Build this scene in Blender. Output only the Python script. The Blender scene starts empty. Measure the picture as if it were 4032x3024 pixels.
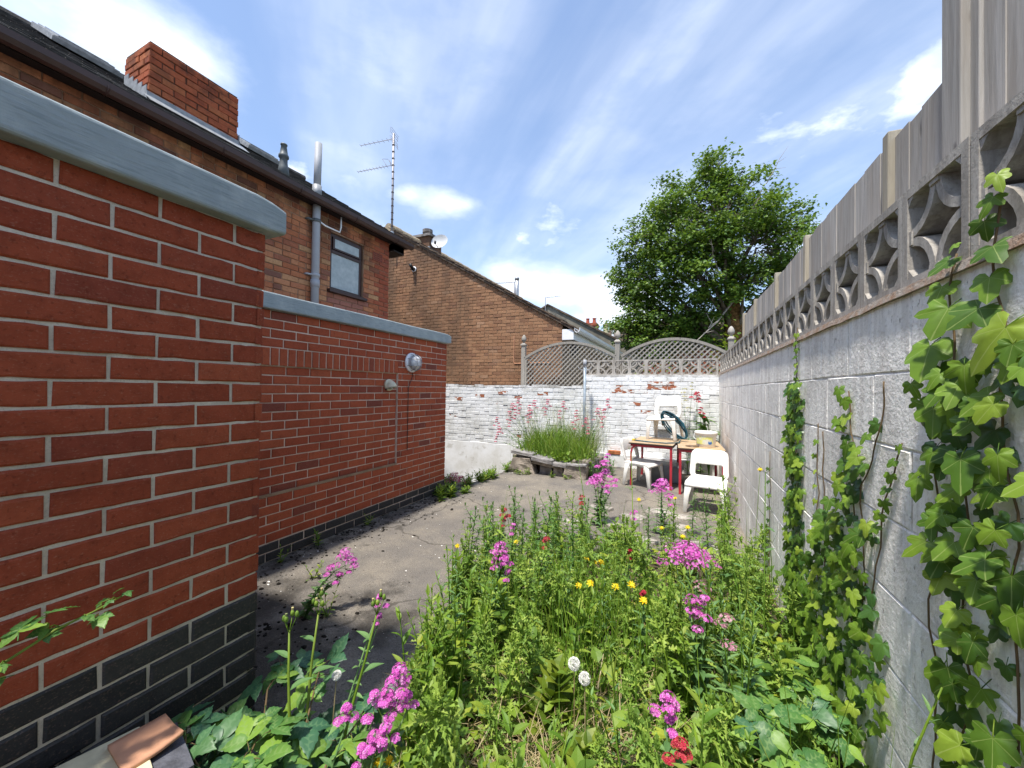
import bpy, bmesh, math, random
from mathutils import Matrix, Vector, Euler, noise as mnoise
R_ = math.radians
random.seed(7)
SC = bpy.context.scene
COL = SC.collection

# ------------------------------------------------------------------ camera
cam_d = bpy.data.cameras.new('camera'); cam = bpy.data.objects.new('camera', cam_d); COL.objects.link(cam)
cam_d.sensor_width = 36.0; cam_d.lens = 36.0 * 1515 / 4032
cam_d.clip_start = 0.05; cam_d.clip_end = 2000
CAM = Vector((0, 0, 1.42))
cam.matrix_world = Matrix.Translation(CAM) @ Matrix.Rotation(R_(24.6), 4, 'Z') @ Matrix.Rotation(R_(90.68), 4, 'X') @ Matrix.Rotation(R_(.86), 4, 'Z')
SC.camera = cam
SC.render.resolution_x = 1024; SC.render.resolution_y = 768

# ------------------------------------------------------------------ node helper
class NT:
    def __init__(s, nt):
        s.nt = nt
        for n in list(nt.nodes): nt.nodes.remove(n)
    def put(s, sock, val):
        if val is None: return
        if hasattr(val, 'is_linked') or isinstance(val, bpy.types.NodeSocket): s.nt.links.new(val, sock)
        elif isinstance(val, bpy.types.Node): s.nt.links.new(val.outputs[0], sock)
        else:
            if isinstance(val, (tuple, list)) and len(val) == 3 and sock.type == 'RGBA': val = (*val, 1)
            sock.default_value = val
    def n(s, typ, ins=None, **props):
        nd = s.nt.nodes.new(typ)
        for k, v in props.items(): setattr(nd, k, v)
        for k, v in (ins or {}).items(): s.put(nd.inputs[k], v)
        return nd
    def math(s, op, a, b=None, clamp=False):
        nd = s.n('ShaderNodeMath', operation=op, use_clamp=clamp); s.put(nd.inputs[0], a)
        if b is not None: s.put(nd.inputs[1], b)
        return nd.outputs[0]
    def vmath(s, op, a, b=None):
        nd = s.n('ShaderNodeVectorMath', operation=op); s.put(nd.inputs[0], a)
        if b is not None: s.put(nd.inputs[1], b)
        return nd
    def mix(s, f, a, b, blend='MIX'):
        nd = s.n('ShaderNodeMix', data_type='RGBA', blend_type=blend, clamp_factor=True)
        s.put(nd.inputs[0], f); s.put(nd.inputs[6], a); s.put(nd.inputs[7], b)
        return nd.outputs[2]
    def ramp(s, f, stops, interp='LINEAR'):
        nd = s.n('ShaderNodeValToRGB'); s.put(nd.inputs[0], f)
        cr = nd.color_ramp; cr.interpolation = interp
        while len(cr.elements) < len(stops): cr.elements.new(0.5)
        for e, (p, c) in zip(cr.elements, stops):
            e.position = p; e.color = (*c, 1) if isinstance(c, (tuple, list)) else (c, c, c, 1)
        return nd.outputs[0]
    def step(s, f, a, b):
        nd = s.n('ShaderNodeMapRange', interpolation_type='SMOOTHSTEP'); s.put(nd.inputs[0], f)
        nd.inputs[1].default_value = a; nd.inputs[2].default_value = b
        return nd.outputs[0]
    def noise(s, vec, scale, detail=4, rough=.55, dist=0):
        return s.n('ShaderNodeTexNoise', {'Vector': vec, 'Scale': scale, 'Detail': detail, 'Roughness': rough, 'Distortion': dist}).outputs[0]
    def mapping(s, vec, loc=(0, 0, 0), rot=(0, 0, 0), scale=(1, 1, 1)):
        return s.n('ShaderNodeMapping', {'Vector': vec, 'Location': loc, 'Rotation': rot, 'Scale': scale}).outputs[0]
    def bump(s, h, strength=.3, dist=.01):
        return s.n('ShaderNodeBump', {'Height': h, 'Strength': strength, 'Distance': dist}).outputs[0]

# ------------------------------------------------------------------ world and sun
SUN_EL, SUN_AZ = R_(69), R_(15)       # from behind the camera, a little from the left
w = bpy.data.worlds.new('World'); SC.world = w; w.use_nodes = True
N = NT(w.node_tree)
sky = N.n('ShaderNodeTexSky', sky_type='NISHITA', sun_disc=False, sun_elevation=SUN_EL, sun_rotation=R_(180) + SUN_AZ,
          altitude=50, air_density=1.0, dust_density=.7, ozone_density=2.0)
tc = N.n('ShaderNodeTexCoord').outputs['Generated']
sep = N.n('ShaderNodeSeparateXYZ', {0: tc})
zc = N.math('MAXIMUM', sep.outputs[2], 0.0)
inv = N.math('DIVIDE', 1.0, N.math('ADD', zc, .16))
flat = N.n('ShaderNodeCombineXYZ', {0: N.math('MULTIPLY', sep.outputs[0], inv), 1: N.math('MULTIPLY', sep.outputs[1], inv), 2: 0.0}).outputs[0]
# high thin streaks
turn = N.mapping(flat, rot=(0, 0, R_(136)))
st = N.noise(N.mapping(turn, (0.3, 3.1, 0), (0, 0, 0), (1.5, .36, 1)), 1.05, 6, .52, .25)
st2 = N.noise(N.mapping(turn, (1.7, .4, 2), (0, 0, 0), (3.5, .6, 1)), 1.6, 7, .6, .2)
cir = N.math('MULTIPLY', N.step(st, .40, .76), N.math('ADD', .55, N.math('MULTIPLY', st2, .6)))
# puffy low clouds, thicker towards the horizon
pf = N.noise(N.mapping(tc, (.35, .0, .1), (0, 0, 0), (2.1, 2.1, 4.2)), 1.55, 9, .56, .1)
low = N.math('MULTIPLY', N.math('SUBTRACT', .55, zc), .22)
puff = N.step(N.math('ADD', pf, low), .585, .72)
def blob(d, size, amp):                 # one real cloud bank in a given direction
    v = Vector(d).normalized()
    dd = N.vmath('SUBTRACT', tc, tuple(v)).outputs[0]
    ln = N.vmath('LENGTH', N.vmath('MULTIPLY', dd, size).outputs[0]).outputs[1]
    return N.math('MULTIPLY', N.math('SUBTRACT', 1.0, ln, True), amp)
CLOUD = []
CLOUD_BANKS = [((-.835, .196, .514), (3.0, 3.0, 7), .34), ((-.78, .30, .55), (4.5, 4.5, 9), .30), ((-.66, .60, .451), (6.5, 6.5, 11), .30), ((-.582, .686, .436), (6.5, 6.5, 15), .32), ((-.49, .76, .428), (6, 6, 16), .40),
               ((-.43, .856, .288), (5, 5, 10), .33), ((-.325, .907, .267), (4.5, 4.5, 9), .30), ((-.2, .95, .21), (3.2, 3.2, 8), .26), ((.15, .95, .28), (2.0, 2.0, 5), .24), ((.22, .86, .46), (1.6, 1.6, 3), .16), ((-.9, .1, .45), (2.5, 2.5, 5), .2), ((-.46, .72, .52), (8, 8, 9), .16)]
bsum = None
for d, size, amp in CLOUD_BANKS:
    b = blob(d, size, amp); bsum = b if bsum is None else N.math('ADD', bsum, b)
bank = N.step(N.math('ADD', N.math('MULTIPLY', pf, .9), bsum), .60, 1.05)
cov = N.math('MAXIMUM', N.math('MAXIMUM', N.math('MULTIPLY', puff, .8), bank), N.math('MULTIPLY', cir, .66), True)
shade = N.noise(N.mapping(tc, (4, 2, 1), (0, 0, 0), (2, 2, 5)), 2.4, 6, .55)
ccol = N.mix(N.step(shade, .38, .62), (4.3, 4.9, 6.0), (6.5, 6.8, 7.3))
veil = N.mix(.15, sky.outputs[0], (3.6, 4.8, 7.4))
skycol = N.mix(cov, veil, ccol)
bg = N.n('ShaderNodeBackground', {'Color': skycol, 'Strength': .115})
N.n('ShaderNodeOutputWorld', {0: bg.outputs[0]})

sun_d = bpy.data.lights.new('sun', 'SUN'); sun = bpy.data.objects.new('sun', sun_d); COL.objects.link(sun)
sun_d.energy = 3.3; sun_d.angle = R_(3.5); sun_d.color = (1.0, .95, .87)
sd = Vector((math.sin(SUN_AZ) * math.cos(SUN_EL), math.cos(SUN_AZ) * math.cos(SUN_EL), -math.sin(SUN_EL)))
sun.rotation_euler = sd.to_track_quat('-Z', 'Y').to_euler(); sun.location = (0, -6, 12)

vs = SC.view_settings
vs.view_transform = 'Standard'; vs.look = 'None'; vs.gamma = 1; vs.use_curve_mapping = False; vs.exposure = 1.03
SC.render.engine = 'CYCLES'
# ------------------------------------------------------------------ materials
MATS = {}
def new_mat(name):
    m = bpy.data.materials.new(name); m.use_nodes = True
    k = NT(m.node_tree); MATS[name] = m
    return m, k
def finish(k, color, rough=.8, normal=None, spec=.3, metal=0, extra=None):
    p = k.n('ShaderNodeBsdfPrincipled', {'Base Color': color, 'Roughness': rough, 'Metallic': metal, 'Specular IOR Level': spec})
    if normal is not None: k.put(p.inputs['Normal'], normal)
    for a, b in (extra or {}).items(): k.put(p.inputs[a], b)
    k.n('ShaderNodeOutputMaterial', {0: p.outputs[0]})
    return p
def rnd(k):                              # per object AND per loose piece
    o = k.n('ShaderNodeObjectInfo').outputs['Random']; g = k.n('ShaderNodeNewGeometry').outputs['Random Per Island']
    return k.math('FRACT', k.math('ADD', o, g))
def wpos(k): return k.n('ShaderNodeNewGeometry').outputs['Position']
def plain(name, col, rough=.6, spec=.3, metal=0, var=.12, nscale=12, bump=.15, bd=.004):
    m, k = new_mat(name); p = wpos(k)
    f = k.noise(p, nscale, 5)
    c = k.mix(k.step(f, .3, .7), tuple(x * (1 - var) for x in col), tuple(min(1, x * (1 + var)) for x in col))
    finish(k, c, rough, k.bump(k.noise(p, nscale * 6, 4), bump, bd), spec, metal)
    return m
def brick_mat(name, stops, rough=.85, grain=160, mottle=22, dark=.25, bump=.35, stain=None, spec=.2):
    m, k = new_mat(name); p = wpos(k)
    base = k.ramp(rnd(k), stops)
    f = k.noise(p, mottle, 5, .6); g = k.math('ADD', k.math('MULTIPLY', k.noise(p, grain, 3, .6), .5), k.math('MULTIPLY', k.noise(k.mapping(p, scale=(1, 1, 6)), grain * .35, 4, .65), .5))
    c = k.mix(k.math('MULTIPLY', k.step(f, .35, .75), dark), base, tuple(x * .45 for x in stops[0][1]))
    c = k.mix(k.math('MULTIPLY', k.step(g, .53, .66), .26), c, (.45, .28, .19))
    c = k.mix(k.math('MULTIPLY', k.step(k.noise(p, 75, 4, .7), .56, .68), .5), c, tuple(x * .42 for x in stops[0][1]))
    c = k.mix(k.math('MULTIPLY', k.step(k.noise(p, 48, 5, .75), .70, .74), .55), c, (.42, .36, .30))
    c = k.mix(k.math('MULTIPLY', k.step(k.noise(p, 2.3, 5, .65), .5, .75), .30), c, tuple(x * .40 for x in stops[0][1]))
    if stain: c = stain(k, p, c)
    finish(k, c, rough, k.bump(k.math('ADD', k.math('ADD', k.math('MULTIPLY', f, .7), g), k.math('MULTIPLY', k.noise(p, 75, 4, .7), .8)), bump, .005), spec)
    return m
brick_mat('brick_red', [(0, (.26, .050, .023)), (.2, (.32, .066, .029)), (.4, (.36, .082, .036)), (.55, (.28, .056, .025)), (.75, (.335, .072, .031)), (.93, (.25, .052, .027)), (1, (.19, .045, .028))], dark=.36)
brick_mat('brick_red_b', [(0, (.30, .062, .028)), (.3, (.37, .080, .034)), (.6, (.40, .095, .040)), (.88, (.33, .068, .030)), (1, (.19, .055, .038))], dark=.25)
brick_mat('brick_black', [(0, (.026, .025, .025)), (.5, (.038, .036, .036)), (1, (.052, .047, .043))], rough=.6, dark=.3, spec=.35)
def eaves_stain_shade(k, p, c):  # patchy stain plus the shade under the eaves, painted into the brick colour
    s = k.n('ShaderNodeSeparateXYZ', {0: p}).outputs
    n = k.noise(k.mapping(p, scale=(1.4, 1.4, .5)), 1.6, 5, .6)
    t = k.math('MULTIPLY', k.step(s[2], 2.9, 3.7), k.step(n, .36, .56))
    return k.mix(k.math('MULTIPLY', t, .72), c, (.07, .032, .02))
brick_mat('brick_orange', [(0, (.36, .12, .055)), (.2, (.44, .17, .08)), (.4, (.47, .22, .11)), (.55, (.40, .13, .065)), (.72, (.50, .30, .15)), (.8, (.36, .12, .06)), (.93, (.22, .10, .07)), (1, (.17, .08, .06))], mottle=30, dark=.35, stain=eaves_stain_shade)
brick_mat('brick_quoin', [(0, (.30, .075, .04)), (.5, (.35, .10, .05)), (1, (.25, .07, .045))], dark=.3)
brick_mat('brick_infill', [(0, (.30, .13, .09)), (.5, (.35, .15, .11)), (1, (.28, .12, .09))], dark=.2)
def chimsoot(k, p, c):
    n = k.noise(p, 5, 5, .65)
    s = k.n('ShaderNodeSeparateXYZ', {0: p}).outputs
    t = k.math('MULTIPLY', k.step(n, .42, .66), k.step(s[2], 4.3, 5.2))
    return k.mix(k.math('MULTIPLY', t, .75), c, (.06, .028, .02))
brick_mat('brick_chimney', [(0, (.36, .085, .035)), (.4, (.42, .115, .05)), (.75, (.46, .15, .06)), (1, (.30, .075, .035))], dark=.3, stain=chimsoot)
def gstain(k, p, c):
    s = k.n('ShaderNodeSeparateXYZ', {0: p}).outputs
    n = k.noise(k.mapping(p, scale=(1, 1, .35)), 1.1, 5, .65)
    left = k.math('SUBTRACT', 1.0, k.step(s[0], -6.2, -4.2))
    t = k.math('MULTIPLY', k.step(k.math('ADD', n, k.math('MULTIPLY', left, .18)), .50, .72), .6)
    return k.mix(t, c, (.085, .058, .04))
brick_mat('brick_brown', [(0, (.27, .145, .082)), (.25, (.33, .18, .10)), (.5, (.37, .205, .115)), (.75, (.30, .155, .085)), (.92, (.22, .115, .07)), (1, (.43, .26, .16))], mottle=26, dark=.38, stain=gstain)

def chip(k, p, c, lo, hi, sc=5.5):
    n = k.noise(k.mapping(p, scale=(1, 1, 1.9)), sc, 6, .62, .3)
    return k.step(n, lo, hi)
m, k = new_mat('paint_white'); p = wpos(k)
s = k.n('ShaderNodeSeparateXYZ', {0: p}).outputs
grime = k.noise(k.mapping(p, scale=(1.2, 1.2, .6)), 3.2, 6, .6)
c = k.mix(k.step(grime, .40, .72), (.78, .79, .79), (.58, .58, .55))
c = k.mix(k.math('MULTIPLY', k.step(k.noise(p, 40, 4, .6), .58, .75), .3), c, (.50, .47, .42))
near_top = k.step(s[2], 1.30, 1.50)
bare = chip(k, p, None, .755, .77)
rb = k.mix(k.noise(p, 30, 4), (.20, .06, .035), (.40, .16, .09))
c = k.mix(bare, c, rb)
g2 = k.noise(p, 9, 6, .65)
c = k.mix(k.math('MULTIPLY', k.step(g2, .60, .70), .55), c, (.36, .35, .31))
finish(k, c, .75, k.bump(k.math('SUBTRACT', k.noise(p, 45, 5, .6), k.math('MULTIPLY', bare, .8)), .5, .006), .3)
m, k = new_mat('paint_chipped'); p = wpos(k)
bare = chip(k, p, None, .50, .53, 7)
c = k.mix(bare, (.72, .72, .70), k.mix(k.noise(p, 26, 4), (.22, .06, .03), (.48, .20, .11)))
finish(k, c, .85, k.bump(k.math('SUBTRACT', k.noise(p, 45, 5, .6), bare), .6, .006), .2)
m, k = new_mat('paint_joint'); p = wpos(k)
c = k.mix(k.step(k.noise(p, 6, 6, .65), .38, .66), (.78, .78, .77), (.40, .39, .36))
finish(k, c, .9, k.bump(k.noise(p, 70, 4), .5, .005), .2)
m, k = new_mat('render_white'); p = wpos(k)
n = k.noise(p, 2.3, 6, .6)
c = k.mix(k.step(n, .40, .68), (.84, .845, .84), (.68, .67, .63))
c = k.mix(k.math('MULTIPLY', k.step(k.noise(p, 5.1, 5, .65), .56, .7), .55), c, (.42, .39, .33))
finish(k, c, .8, k.bump(k.noise(p, 30, 5), .35, .006), .25)

def mortar(name, a, b, sc=18):
    m, k = new_mat(name); p = wpos(k)
    c = k.mix(k.step(k.noise(p, sc, 6, .65), .3, .7), a, b)
    c = k.mix(k.math('MULTIPLY', k.step(k.noise(p, 3.3, 6, .7), .46, .68), .45), c, tuple(x * .5 for x in a))
    c = k.mix(k.math('MULTIPLY', k.step(k.noise(p, 240, 2), .55, .7), .4), c, tuple(x * .55 for x in a))
    finish(k, c, .95, k.bump(k.noise(p, 190, 4, .7), .7, .004), .15)
mortar('mortar_grey', (.58, .51, .40), (.70, .62, .50))
mortar('mortar_pink', (.58, .44, .34), (.70, .55, .44))
mortar('mortar_dark', (.20, .12, .08), (.32, .20, .13), 6)
mortar('mortar_brown', (.24, .16, .10), (.36, .25, .16), 6)
mortar('mortar_soot', (.07, .045, .035), (.14, .085, .06), 9)

# painted coping
m, k = new_mat('coping_paint'); p = wpos(k)
br = k.noise(k.mapping(p, scale=(1, 1, 14)), 9, 5, .6)
c = k.mix(k.step(k.noise(p, 3.5, 5), .35, .7), (.27, .31, .315), (.34, .38, .38))
c = k.mix(k.math('MULTIPLY', k.step(br, .48, .66), .5), c, (.17, .21, .22))
c = k.mix(k.math('MULTIPLY', k.step(k.noise(p, 7, 6, .7), .52, .7), .35), c, (.40, .43, .42))
finish(k, c, .85, k.bump(k.math('ADD', br, k.noise(p, 38, 4)), .45, .006), .35)

# concrete yard
m, k = new_mat('concrete_ground'); p = wpos(k); s = k.n('ShaderNodeSeparateXYZ', {0: p}).outputs
n1 = k.noise(p, 1.3, 6, .6); n2 = k.noise(p, 9, 6, .65); n3 = k.noise(p, 120, 3, .6); n4 = k.noise(p, 300, 2, .5)
c = k.mix(k.step(n1, .38, .66), (.165, .148, .130), (.27, .235, .185))
c = k.mix(k.math('MULTIPLY', k.step(n2, .45, .75), .45), c, (.115, .108, .100))
c = k.mix(k.math('MULTIPLY', k.step(n3, .50, .64), .7), c, (.085, .078, .07))
c = k.mix(k.math('MULTIPLY', k.step(n4, .60, .70), .8), c, (.38, .35, .30))
vo = k.n('ShaderNodeTexVoronoi', {'Vector': k.vmath('ADD', p, k.vmath('MULTIPLY', k.n('ShaderNodeTexNoise', {'Vector': p, 'Scale': 2.5, 'Detail': 6}).outputs[1], (.5, .5, .5)).outputs[0]).outputs[0], 'Scale': .55}, feature='DISTANCE_TO_EDGE').outputs[0]
crack = k.math('SUBTRACT', 1.0, k.step(vo, .002, .009))
c = k.mix(k.math('MULTIPLY', crack, .55), c, (.035, .030, .024))
# black moss and algae along the wall foot; corner patch also paints in block shadow
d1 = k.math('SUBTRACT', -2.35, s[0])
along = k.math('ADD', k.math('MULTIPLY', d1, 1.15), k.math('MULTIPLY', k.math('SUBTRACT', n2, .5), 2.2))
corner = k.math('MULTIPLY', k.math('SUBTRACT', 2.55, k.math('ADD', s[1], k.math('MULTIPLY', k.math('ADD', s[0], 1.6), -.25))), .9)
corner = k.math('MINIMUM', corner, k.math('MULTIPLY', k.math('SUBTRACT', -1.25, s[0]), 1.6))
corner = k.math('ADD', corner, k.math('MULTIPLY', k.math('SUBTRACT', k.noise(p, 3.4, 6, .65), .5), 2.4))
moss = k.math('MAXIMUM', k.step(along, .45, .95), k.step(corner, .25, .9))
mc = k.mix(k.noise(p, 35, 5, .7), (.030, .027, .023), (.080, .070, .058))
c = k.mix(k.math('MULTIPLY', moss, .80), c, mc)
# the bed is soil and dead straw
bed = k.math('MULTIPLY', k.step(s[0], -1.25, -.75), k.math('SUBTRACT', 1.0, k.step(s[1], 3.0, 4.0)))
bedn = k.math('ADD', bed, k.math('MULTIPLY', k.math('SUBTRACT', n1, .5), .6))
soil = k.mix(k.noise(p, 25, 6, .7), (.035, .026, .018), (.13, .10, .06))
c = k.mix(k.step(bedn, .4, .7), c, soil)
far = k.step(s[1], 9.5, 14)
c = k.mix(far, c, (.07, .10, .035))
h = k.math('ADD', k.math('MULTIPLY', n2, .5), k.math('ADD', n3, k.math('MULTIPLY', moss, k.math('MULTIPLY', k.noise(p, 28, 6, .75), 2.5))))
finish(k, c, .92, k.bump(h, .8, .012), .2)

# rendered concrete block, thin worn white wash
m, k = new_mat('block_wash'); p = wpos(k); s = k.n('ShaderNodeSeparateXYZ', {0: p}).outputs
stv = k.noise(k.mapping(p, scale=(1, 7, .9)), 3.0, 6, .65)
bl = k.noise(p, 2.2, 5, .6); fn = k.noise(p, 60, 5, .65)
c = k.mix(k.step(stv, .42, .60), (.95, .92, .865), (.78, .745, .695))
c = k.mix(k.math('MULTIPLY', k.step(bl, .48, .70), .5), c, (.54, .51, .47))
c = k.mix(k.math('MULTIPLY', k.step(fn, .54, .70), .5), c, (.46, .43, .40))
pit = k.math('MAXIMUM', k.step(k.noise(k.mapping(p, scale=(1, 1.6, .8)), 34, 5, .7), .63, .69), k.step(k.noise(k.mapping(p, scale=(1, 2.2, .7)), 11, 7, .72), .66, .69))
c = k.mix(k.math('MULTIPLY', pit, .7), c, (.30, .25, .22))
bro = k.math('MULTIPLY', k.step(s[1], 2.6, 6.0), k.math('SUBTRACT', 1.0, k.step(s[2], .5, 1.2)))
c = k.mix(k.math('MULTIPLY', bro, k.math('MULTIPLY', k.step(bl, .3, .6), .55)), c, (.42, .34, .26))
c = k.mix(k.math('MULTIPLY', k.step(k.noise(k.mapping(p, scale=(1, 11, .5)), 2.2, 5, .6), .60, .68), .7), c, (.82, .82, .81))
finish(k, c, .9, k.bump(k.math('SUBTRACT', k.math('ADD', k.noise(p, 25, 6, .65), fn), pit), .7, .007), .05)
m, k = new_mat('block_joint'); p = wpos(k)
c = k.mix(k.step(k.noise(p, 8, 6, .7), .4, .6), (.74, .73, .71), (.52, .47, .42))
finish(k, c, .95, k.bump(k.noise(p, 60, 5, .7), .8, .008), .15)
m, k = new_mat('screen_concrete'); p = wpos(k)
stv = k.noise(k.mapping(p, scale=(5, 5, 1)), 4, 6, .65)
c = k.mix(k.step(stv, .35, .7), (.47, .44, .395), (.26, .235, .205))
c = k.mix(k.math('MULTIPLY', k.step(k.noise(p, 90, 4, .6), .5, .7), .5), c, (.19, .175, .16))
finish(k, c, .92, k.bump(k.noise(p, 110, 5, .7), .55, .004), .2)
m, k = new_mat('mortar_bed_red'); p = wpos(k)
c = k.mix(k.step(k.noise(p, 20, 6, .7), .35, .65), (.30, .20, .14), (.38, .34, .30))
finish(k, c, .95, k.bump(k.noise(p, 70, 5, .7), .9, .01), .15)

def wood(name, a, b, warm, rough=.85):
    m, k = new_mat(name); p = wpos(k); r = rnd(k)
    off = k.n('ShaderNodeCombineXYZ', {0: k.math('MULTIPLY', r, 13), 1: k.math('MULTIPLY', r, 29), 2: k.math('MULTIPLY', r, 7)}).outputs[0]
    q = k.vmath('ADD', p, off).outputs[0]
    g = k.noise(k.mapping(q, scale=(22, 22, 1.2)), 2.4, 7, .65, .6)
    bl = k.noise(k.mapping(q, scale=(3, 3, .8)), 3, 4)
    c = k.mix(k.step(g, .3, .7), a, b)
    c = k.mix(k.math('MULTIPLY', k.step(bl, .45, .7), .5), c, warm)
    kn = k.n('ShaderNodeTexVoronoi', {'Vector': k.mapping(q, scale=(7, 7, 2.6)), 'Scale': 1.6}).outputs[0]
    knot = k.math('SUBTRACT', 1.0, k.step(kn, .06, .17))
    c = k.mix(k.math('MULTIPLY', knot, .8), c, tuple(x * .3 for x in a))
    c = k.mix(k.math('MULTIPLY', r, .38), c, tuple(x * .45 for x in a))
    finish(k, c, rough, k.bump(k.math('SUBTRACT', g, knot), .55, .004), .2)
wood('wood_grey', (.36, .335, .30), (.54, .51, .47), (.42, .36, .30))
wood('wood_post', (.36, .32, .25), (.48, .43, .34), (.40, .34, .25))
wood('wood_trellis', (.29, .27, .235), (.42, .39, .345), (.35, .31, .26))

plain('plastic_brown', (.042, .018, .014), .45, .5, 0, .15, 6, .08)
plain('fascia_dark', (.014, .009, .008), .7, .3, 0, .3, 8)
plain('plastic_grey', (.34, .35, .37), .6, .4, 0, .08, 5, .05)
plain('plastic_darkgrey', (.10, .115, .12), .5, .4)
plain('plastic_white', (.82, .83, .84), .35, .45, 0, .05, 6, .05)
plain('slate', (.055, .052, .050), .8, .25, 0, .45, 9, .5, .008)
plain('slate_stack', (.075, .078, .092), .6, .4, 0, .35, 20, .5, .006)
plain('lead', (.27, .28, .29), .5, .5, 0, .25, 14, .4)
plain('tile_brown', (.12, .088, .065), .9, .2, 0, .45, 11, .6, .01)
plain('tile_far', (.115, .085, .062), .9, .2, 0, .45, 3, .6, .02)
plain('verge_mortar', (.36, .29, .20), .9, .2, 0, .3, 14, .6, .01)
plain('far_render', (.20, .185, .15), .9, .2, 0, .3, 1.6, .3)
plain('far_brick', (.27, .085, .05), .9, .2, 0, .35, 9, .4)
plain('pot_red', (.38, .10, .06), .8, .2)
plain('metal_grey', (.30, .31, .33), .5, .5, .4, .2, 20)
plain('metal_aerial', (.34, .32, .33), .5, .5, .3, .2, 20)
plain('metal_flue', (.45, .46, .47), .35, .5, .6, .2, 6)
plain('post_blue', (.36, .42, .47), .55, .4, .2, .2, 10)
plain('dish_grey', (.50, .51, .52), .5, .4, 0, .06, 6)
plain('black_plastic', (.012, .012, .013), .45, .4)
plain('cream_plastic', (.62, .58, .42), .45, .4, 0, .08)
plain('chair_plastic', (.74, .72, .67), .45, .45, 0, .12, 7, .2)
plain('paint_red', (.42, .028, .045), .4, .5, 0, .2, 8, .1)
plain('edge_dark', (.05, .032, .025), .7, .3)
plain('stone', (.30, .255, .21), .92, .2, 0, .4, 8, .9, .02)
plain('stone_dark', (.20, .185, .175), .9, .2, 0, .35, 10, .9, .015)
plain('stone_grey', (.26, .245, .235), .9, .2, 0, .3, 9, .8, .01)
plain('terracotta', (.52, .27, .16), .85, .25, 0, .12, 14, .3)
plain('clay_brick', (.42, .15, .06), .9, .2, 0, .25, 22, .5)
plain('board_cream', (.55, .50, .33), .8, .25, 0, .15, 16, .3)
plain('rubble', (.34, .31, .27), .95, .15, 0, .4, 18, .9, .01)
plain('rubble_black', (.03, .028, .026), .9, .25, 0, .6, 26, 1, .02)
plain('moss_black', (.024, .021, .017), 1, .1, 0, .6, 60, 1, .01)
m, k = new_mat('gravel')
finish(k, k.ramp(rnd(k), [(0, (.05, .046, .04)), (.4, (.16, .145, .125)), (.75, (.28, .25, .21)), (1, (.42, .39, .34))]), .95, None, .15)
plain('flake_white', (.75, .73, .68), .9, .2)
plain('bark', (.16, .13, .10), .95, .15, 0, .4, 6, 1, .03)
plain('bark_ivy', (.20, .11, .045), .95, .15, 0, .55, 14, 1, .03)
plain('twig_pale', (.38, .34, .30), .9, .2, 0, .2)
plain('soil', (.05, .036, .024), 1, .1, 0, .5, 30, 1, .02)
plain('hose', (.012, .075, .105), .38, .5, 0, .4, 9, .05)
plain('grey_bin', (.20, .215, .24), .5, .4, 0, .2, 6)
plain('bottle_brown', (.10, .045, .02), .2, .5)
plain('stem_red', (.13, .085, .04), .7, .3)
plain('fluff', (.80, .79, .75), .9, .1, 0, .03)
plain('flat_roof', (.12, .12, .125), .9, .2)
plain('wet_brown', (.13, .075, .04), .35, .5)

m, k = new_mat('table_top'); p = wpos(k)
g = k.noise(k.mapping(p, scale=(3, 16, 3)), 3, 6, .6, .4)
c = k.mix(k.step(g, .3, .7), (.42, .28, .15), (.52, .37, .22))
c = k.mix(k.math('MULTIPLY', k.step(k.noise(p, 4, 6, .65), .55, .68), .6), c, (.58, .52, .44))
finish(k, c, .42, k.bump(g, .1, .002), .45)
m, k = new_mat('bucket_plastic'); p = wpos(k); s = k.n('ShaderNodeSeparateXYZ', {0: p}).outputs
finish(k, (.78, .77, .72), .4, None, .45)
m, k = new_mat('label_print'); p = wpos(k)
lab = k.mix(k.step(k.noise(p, 14, 3), .45, .6), (.70, .72, .66), (.74, .76, .22))
finish(k, lab, .45, None, .4)
plain('label_blue', (.03, .14, .42), .45, .4)
m, k = new_mat('glass_frost'); p = wpos(k)
c = k.mix(k.step(k.noise(p, 9, 6, .7), .35, .7), (.30, .35, .36), (.42, .47, .47))
finish(k, c, .28, k.bump(k.noise(p, 120, 4, .7), .25, .003), .5)
m, k = new_mat('glass_dark'); finish(k, (.035, .04, .045), .08, None, .6)
m, k = new_mat('glass_lamp'); p = wpos(k)
finish(k, k.mix(k.noise(p, 25, 4), (.42, .43, .45), (.66, .67, .68)), .22, k.bump(k.noise(p, 70, 3), .4, .004), .6)

# foliage: thin leaf that lets light through
def leaf_mat(name, stops, trans=.35, rough=.5, vein=None, spec=.35, nsc=14, yellow=None):
    m, k = new_mat(name); p = wpos(k)
    c = k.ramp(rnd(k), stops)
    c = k.mix(k.math('MULTIPLY', k.step(k.noise(p, nsc, 4), .4, .7), .35), c, tuple(x * .6 for x in stops[0][1]))
    if yellow: c = k.mix(k.math('MULTIPLY', k.step(k.noise(p, 3.1, 3), .55, .72), .7), c, yellow)
    if vein:
        a = k.n('ShaderNodeAttribute', attribute_name='vein').outputs['Fac']
        c = k.mix(k.math('MULTIPLY', k.step(a, .84, .98), .45), c, vein)
    b = k.n('ShaderNodeBsdfPrincipled', {'Base Color': c, 'Roughness': rough, 'Specular IOR Level': spec})
    tcol = k.mix(.5, c, (.20, .30, .015))
    t = k.n('ShaderNodeBsdfTranslucent', {'Color': tcol})
    mx = k.n('ShaderNodeMixShader', {0: trans, 1: b.outputs[0], 2: t.outputs[0]})
    k.n('ShaderNodeOutputMaterial', {0: mx.outputs[0]})
leaf_mat('leaf_thistle', [(0, (0.169, 0.290, 0.051)), (.35, (0.238, 0.388, 0.063)), (.7, (0.323, 0.476, 0.075)), (1, (0.448, 0.553, 0.105))], .42)
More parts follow.
